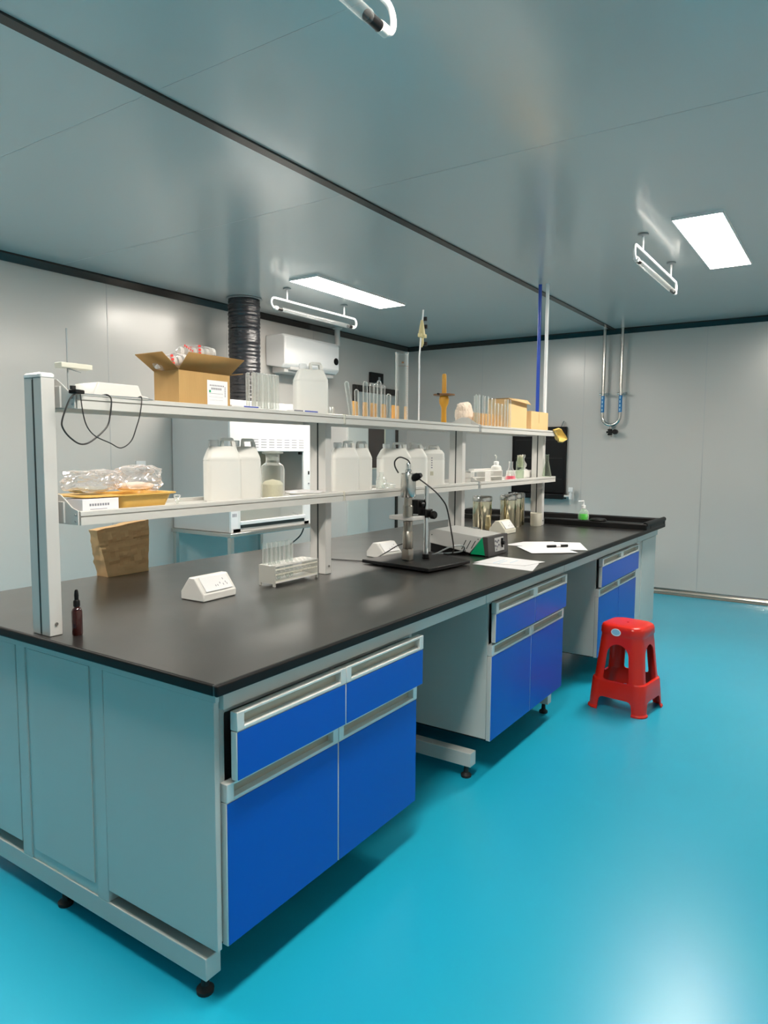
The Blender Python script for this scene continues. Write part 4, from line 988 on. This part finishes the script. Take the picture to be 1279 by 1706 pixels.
sh_ = MB().box(dxh - .018, dxh + .012, .095, wy - .075, .055, .082).build('sash_rail', 'whitegl', t, bevel=.003)
MB().box(dxh - .016, dxh - .012, .10, wy - .085, .082, .20).build('sash_glass', 'glass', t)
MB().box(dxh - .02, dxh + .004, .10, wy - .085, .0302, .052).build('sill_gap', 'slot', t)
MB().box(dxh - .022, dxh - .004, wy - .13, wy - .10, .59, .612).build('sash_stop', 'black', t)
v = MB()
for r_ in range(4):
    for c_ in range(7): v.box(dxh - .001, dxh + .0008, .24 + c_ * .090, .30 + c_ * .090, .645 + r_ * .020, .650 + r_ * .020)
v.build('vent_slots', 'ink', t)
la = MB().box(dxh, dxh + .001, .0, .07, .035, .165).build('label', 'paper', t)
MB().box(dxh + .001, dxh + .0015, .015, .025, .12, .145).box(dxh + .001, dxh + .0015, .032, .042, .12, .145).box(dxh + .001, dxh + .0015, .049, .056, .12, .145).build('label_print', 'ink', la)

t = thing('steel_table', 'stainless steel table carrying the laminar cabinet', 'table', (XL + .012, 2.60, 0))
MB().box(0, dxh + .03, 0, 1.0, .735, .764).build('table_top', 'steel', t, bevel=.003)
for x, y in ((.02, .0), (dxh - .01, .0), (.02, .96), (dxh - .01, .96)):
    MB().box(x, x + .035, y, y + .035, 0, .7349).build('leg', 'steel', t, bevel=.002)
tag(MB().tube(smoothpts([(HX - .15, 3.50, .85), (HX - .10, 3.59, .80), (HX - .14, 3.60, .66), (HX - .22, 3.52, .55), (HX - .32, 3.45, .40)]), .006, 8).build('power_cord', 'cable'), 'black power cord hanging under the steel table', 'cable')

# black ribbed duct
bm_ = MB(); prof = []
for i in range(80):
    z = 1.768 + i * (ZC - 1.768) / 79; prof.append((.128 + .003 * math.sin(i * 2.1) + .003 * random.uniform(-1, 1), z))
t = thing('exhaust_duct', 'black crinkled exhaust duct rising to the ceiling behind the shelves', 'duct', (-3.02, 3.125, 0))
MB().lathe(prof, n=32).build('hose', 'duct', t, angle=50)
MB().lathe([(.140, ZC - .002), (.146, ZC - .010), (.140, ZC - .014), (.129, ZC - .014)], n=32, cap=False).build('collar', 'graygauge', t)

# white boiler on the wall
t = thing('wall_heater', 'white box shaped unit mounted high on the left wall', 'heater', (XL + .001, 3.715, 2.135))
dxa = .235; wa = .80
p = [(0, .03), (dxa - .04, .0), (dxa, .035), (dxa, .275), (dxa - .03, .30), (0, .30)]
MB().prism(p, 'y', 0, wa).build('casing', 'whitegl', t, bevel=.012)
MB().tube([(dxa - .002, wa - .055, .125), (dxa + .004, wa - .055, .125)], .034, 24).build('dial', 'black', t)
MB().box(dxa - .14, dxa - .02, .10, .34, -.014, .02).build('outlet_cover', 'hoodgrey', t, bevel=.01)
MB().box(dxa * .1, dxa * .75, .06, wa - .02, -.035, .02).build('lower_case', 'hoodgrey', t, bevel=.008)
MB().tube([(dxa * .5, wa - .07, -.03), (dxa * .5, wa - .07, -.055)], .010, 12).build('drain', 'steel', t)
MB().box(dxa * .4, dxa * .6, wa, wa + .03, .10, .19).build('side_bracket', 'hoodgrey', t)
t = thing('drain_pipe', 'short grey pipe between the wall unit and the ceiling', 'pipe', (-3.215, 4.62, 2.436))
MB().cyl((0, 0, 0), .028, .184, 20).build('pipe', 'hoodgrey', t)
MB().lathe([(.03, .165), (.05, .175), (.05, .183)], n=20).build('collar', 'hoodgrey', t)

t = thing('wall_socket', 'white socket plate with adapter on the left wall above the gold tray', 'socket', (XL + .001, 2.332, 1.235))
MB().box(0, .010, -.043, .043, 0, .068).build('plate', 'whitegl', t, bevel=.002)
MB().box(.010, .03, -.02, .035, -.010, .010).build('adapter', 'film', t, bevel=.002)

# white locker beside the door
t = thing('locker', 'tall pale grey locker by the left wall beside the door', 'locker', (XL + .006, 4.60, 0))
MB().box(0, .26, 0, .36, .02, 1.665).build('body', 'hoodgrey', t, bevel=.003)
MB().box(.2602, .275, .005, .355, .03, 1.655).build('locker_door', 'grey', t, bevel=.002)

# black pegboard drying rack and tap on the far wall
t = thing('drying_board', 'black ribbed drying board with drip tray on the far wall', 'drying rack', (-1.950, YF - .064, .93))
MB().box(0, .60, .025, .060, .02, .725).build('back_board', 'black', t, bevel=.01)
for z in (.17, .39, .585): MB().box(.04, .56, .019, .026, z, z + .006).build('rib', 'rubber', t)
fr3 = MB(); fr3.box(0, .012, .012, .06, .02, .725).box(.588, .60, .012, .06, .02, .725).box(.012, .588, .012, .06, .713, .725)
fr3.build('frame', 'black', t, bevel=.004)
MB().box(-.01, .61, -.05, .06, -.035, .02).build('drip_tray', 'black', t, bevel=.006)
for x in (.33, .54): MB().tube([(x, .03, .72), (x + .03, .03, .785)], .006, 8).build('hook', 'graygauge', t)
t = thing('water_tap', 'white plastic tap projecting beside the black drying board', 'tap', (-1.325, YF - .09, .930))
MB().tube([(-.01, .0, .0), (.06, .0, .0)], .013, 12).build('spout_body', 'white', t)
MB().tube([(.055, 0, .03), (.055, 0, -.03)], .016, 12).build('valve', 'whitegl', t)
MB().tube([(.055, 0, -.03), (.055, 0, -.085)], .008, 10).build('outlet', 'frost', t)
MB().box(.035, .085, -.02, .02, .045, .095).build('tap_knob', 'whitegl', t, bevel=.008)
MB().tube([(.055, 0, .03), (.06, 0, .048)], .008, 10).build('spindle', 'whitegl', t)

# U shaped steel pipe with valve on the far wall
t = thing('gas_pipe', 'stainless U shaped pipe with blue labels and black knob valve on the far wall', 'pipe', (-.878, YF - .085, 0))
pw = .0875; zc_ = 1.75
pts = [(-pw, 0, ZC)] + [(-pw, 0, 2.2), (-pw, 0, 1.9)] + [(-pw * math.cos(R(a)), 0, zc_ - pw * math.sin(R(a)) * 1.0) for a in range(0, 181, 15)] + [(pw, 0, 1.9), (pw, 0, 2.2), (pw, 0, ZC)]
MB().tube(pts, .0165, 14).build('pipe', 'steel', t)
for sx in (-1, 1):
    lb_ = MB().tube([(sx * pw, 0, 1.79), (sx * pw, 0, 1.955)], .0175, 16).build('blue_label', 'bluelabel', t)
    w_ = MB()
    for i in range(4): w_.box(sx * pw - .006, sx * pw + .006, -.0185, -.0172, 1.802 + i * .040, 1.826 + i * .040)
    w_.build('label_characters', 'skyprint', lb_)
    cl_ = MB().tube([(sx * pw - .035, .0, 1.975), (sx * pw + .03, 0, 1.975)], .010, 10); cl_.tube([(sx * pw + .03, 0, 1.975), (sx * pw + .03, .085, 1.975)], .006, 8); cl_.build('pipe_clip', 'steel', t)
    MB().lathe([(.018, -.012), (.022, -.006), (.022, .010), (.014, .014)], (sx * pw + .045, -.01, 1.972), 12).build('clip_screw', 'graygauge', t)
MB().cyl((0, 0, 1.615), .011, .05, 12).build('valve_stem', 'steel', t)
vk = MB()
for a in range(0, 360, 60): vk.tube([(0, -.02, 1.592), (.034 * math.cos(R(a)), -.02, 1.592 + .034 * math.sin(R(a)))], .011, 8)
vk.tube([(0, -.035, 1.592), (0, .01, 1.592)], .020, 16)
vk.tube([(.048, -.03, 1.595), (.048, .012, 1.595)], .026, 10)
vk.build('valve_knob', 'black', t)
MB().tube([(0, 0, 1.57), (0, 0, 1.545)], .012, 12).build('outlet_nut', 'steel', t)

# riser poles at the far end of the rack
t = thing('riser_pole', 'slim royal blue riser pipe from ceiling to bench behind the cartons', 'pipe', (-.815, 3.955, .851))
MB().cyl((0, 0, .04), .013, ZC - .851 - .04, 16).build('pipe', 'bluepipe', t); MB().cyl((0, 0, 0.0), .018, .04, 16).build('base', 'graygauge', t)
t = thing('riser_pole', 'slim white riser pipe from ceiling to bench behind the small carton', 'pipe', (-.757, 3.955, .851))
MB().cyl((0, 0, .04), .013, ZC - .851 - .04, 16).build('pipe', 'whitegl', t); MB().cyl((0, 0, 0.0), .018, .04, 16).build('base', 'graygauge', t)
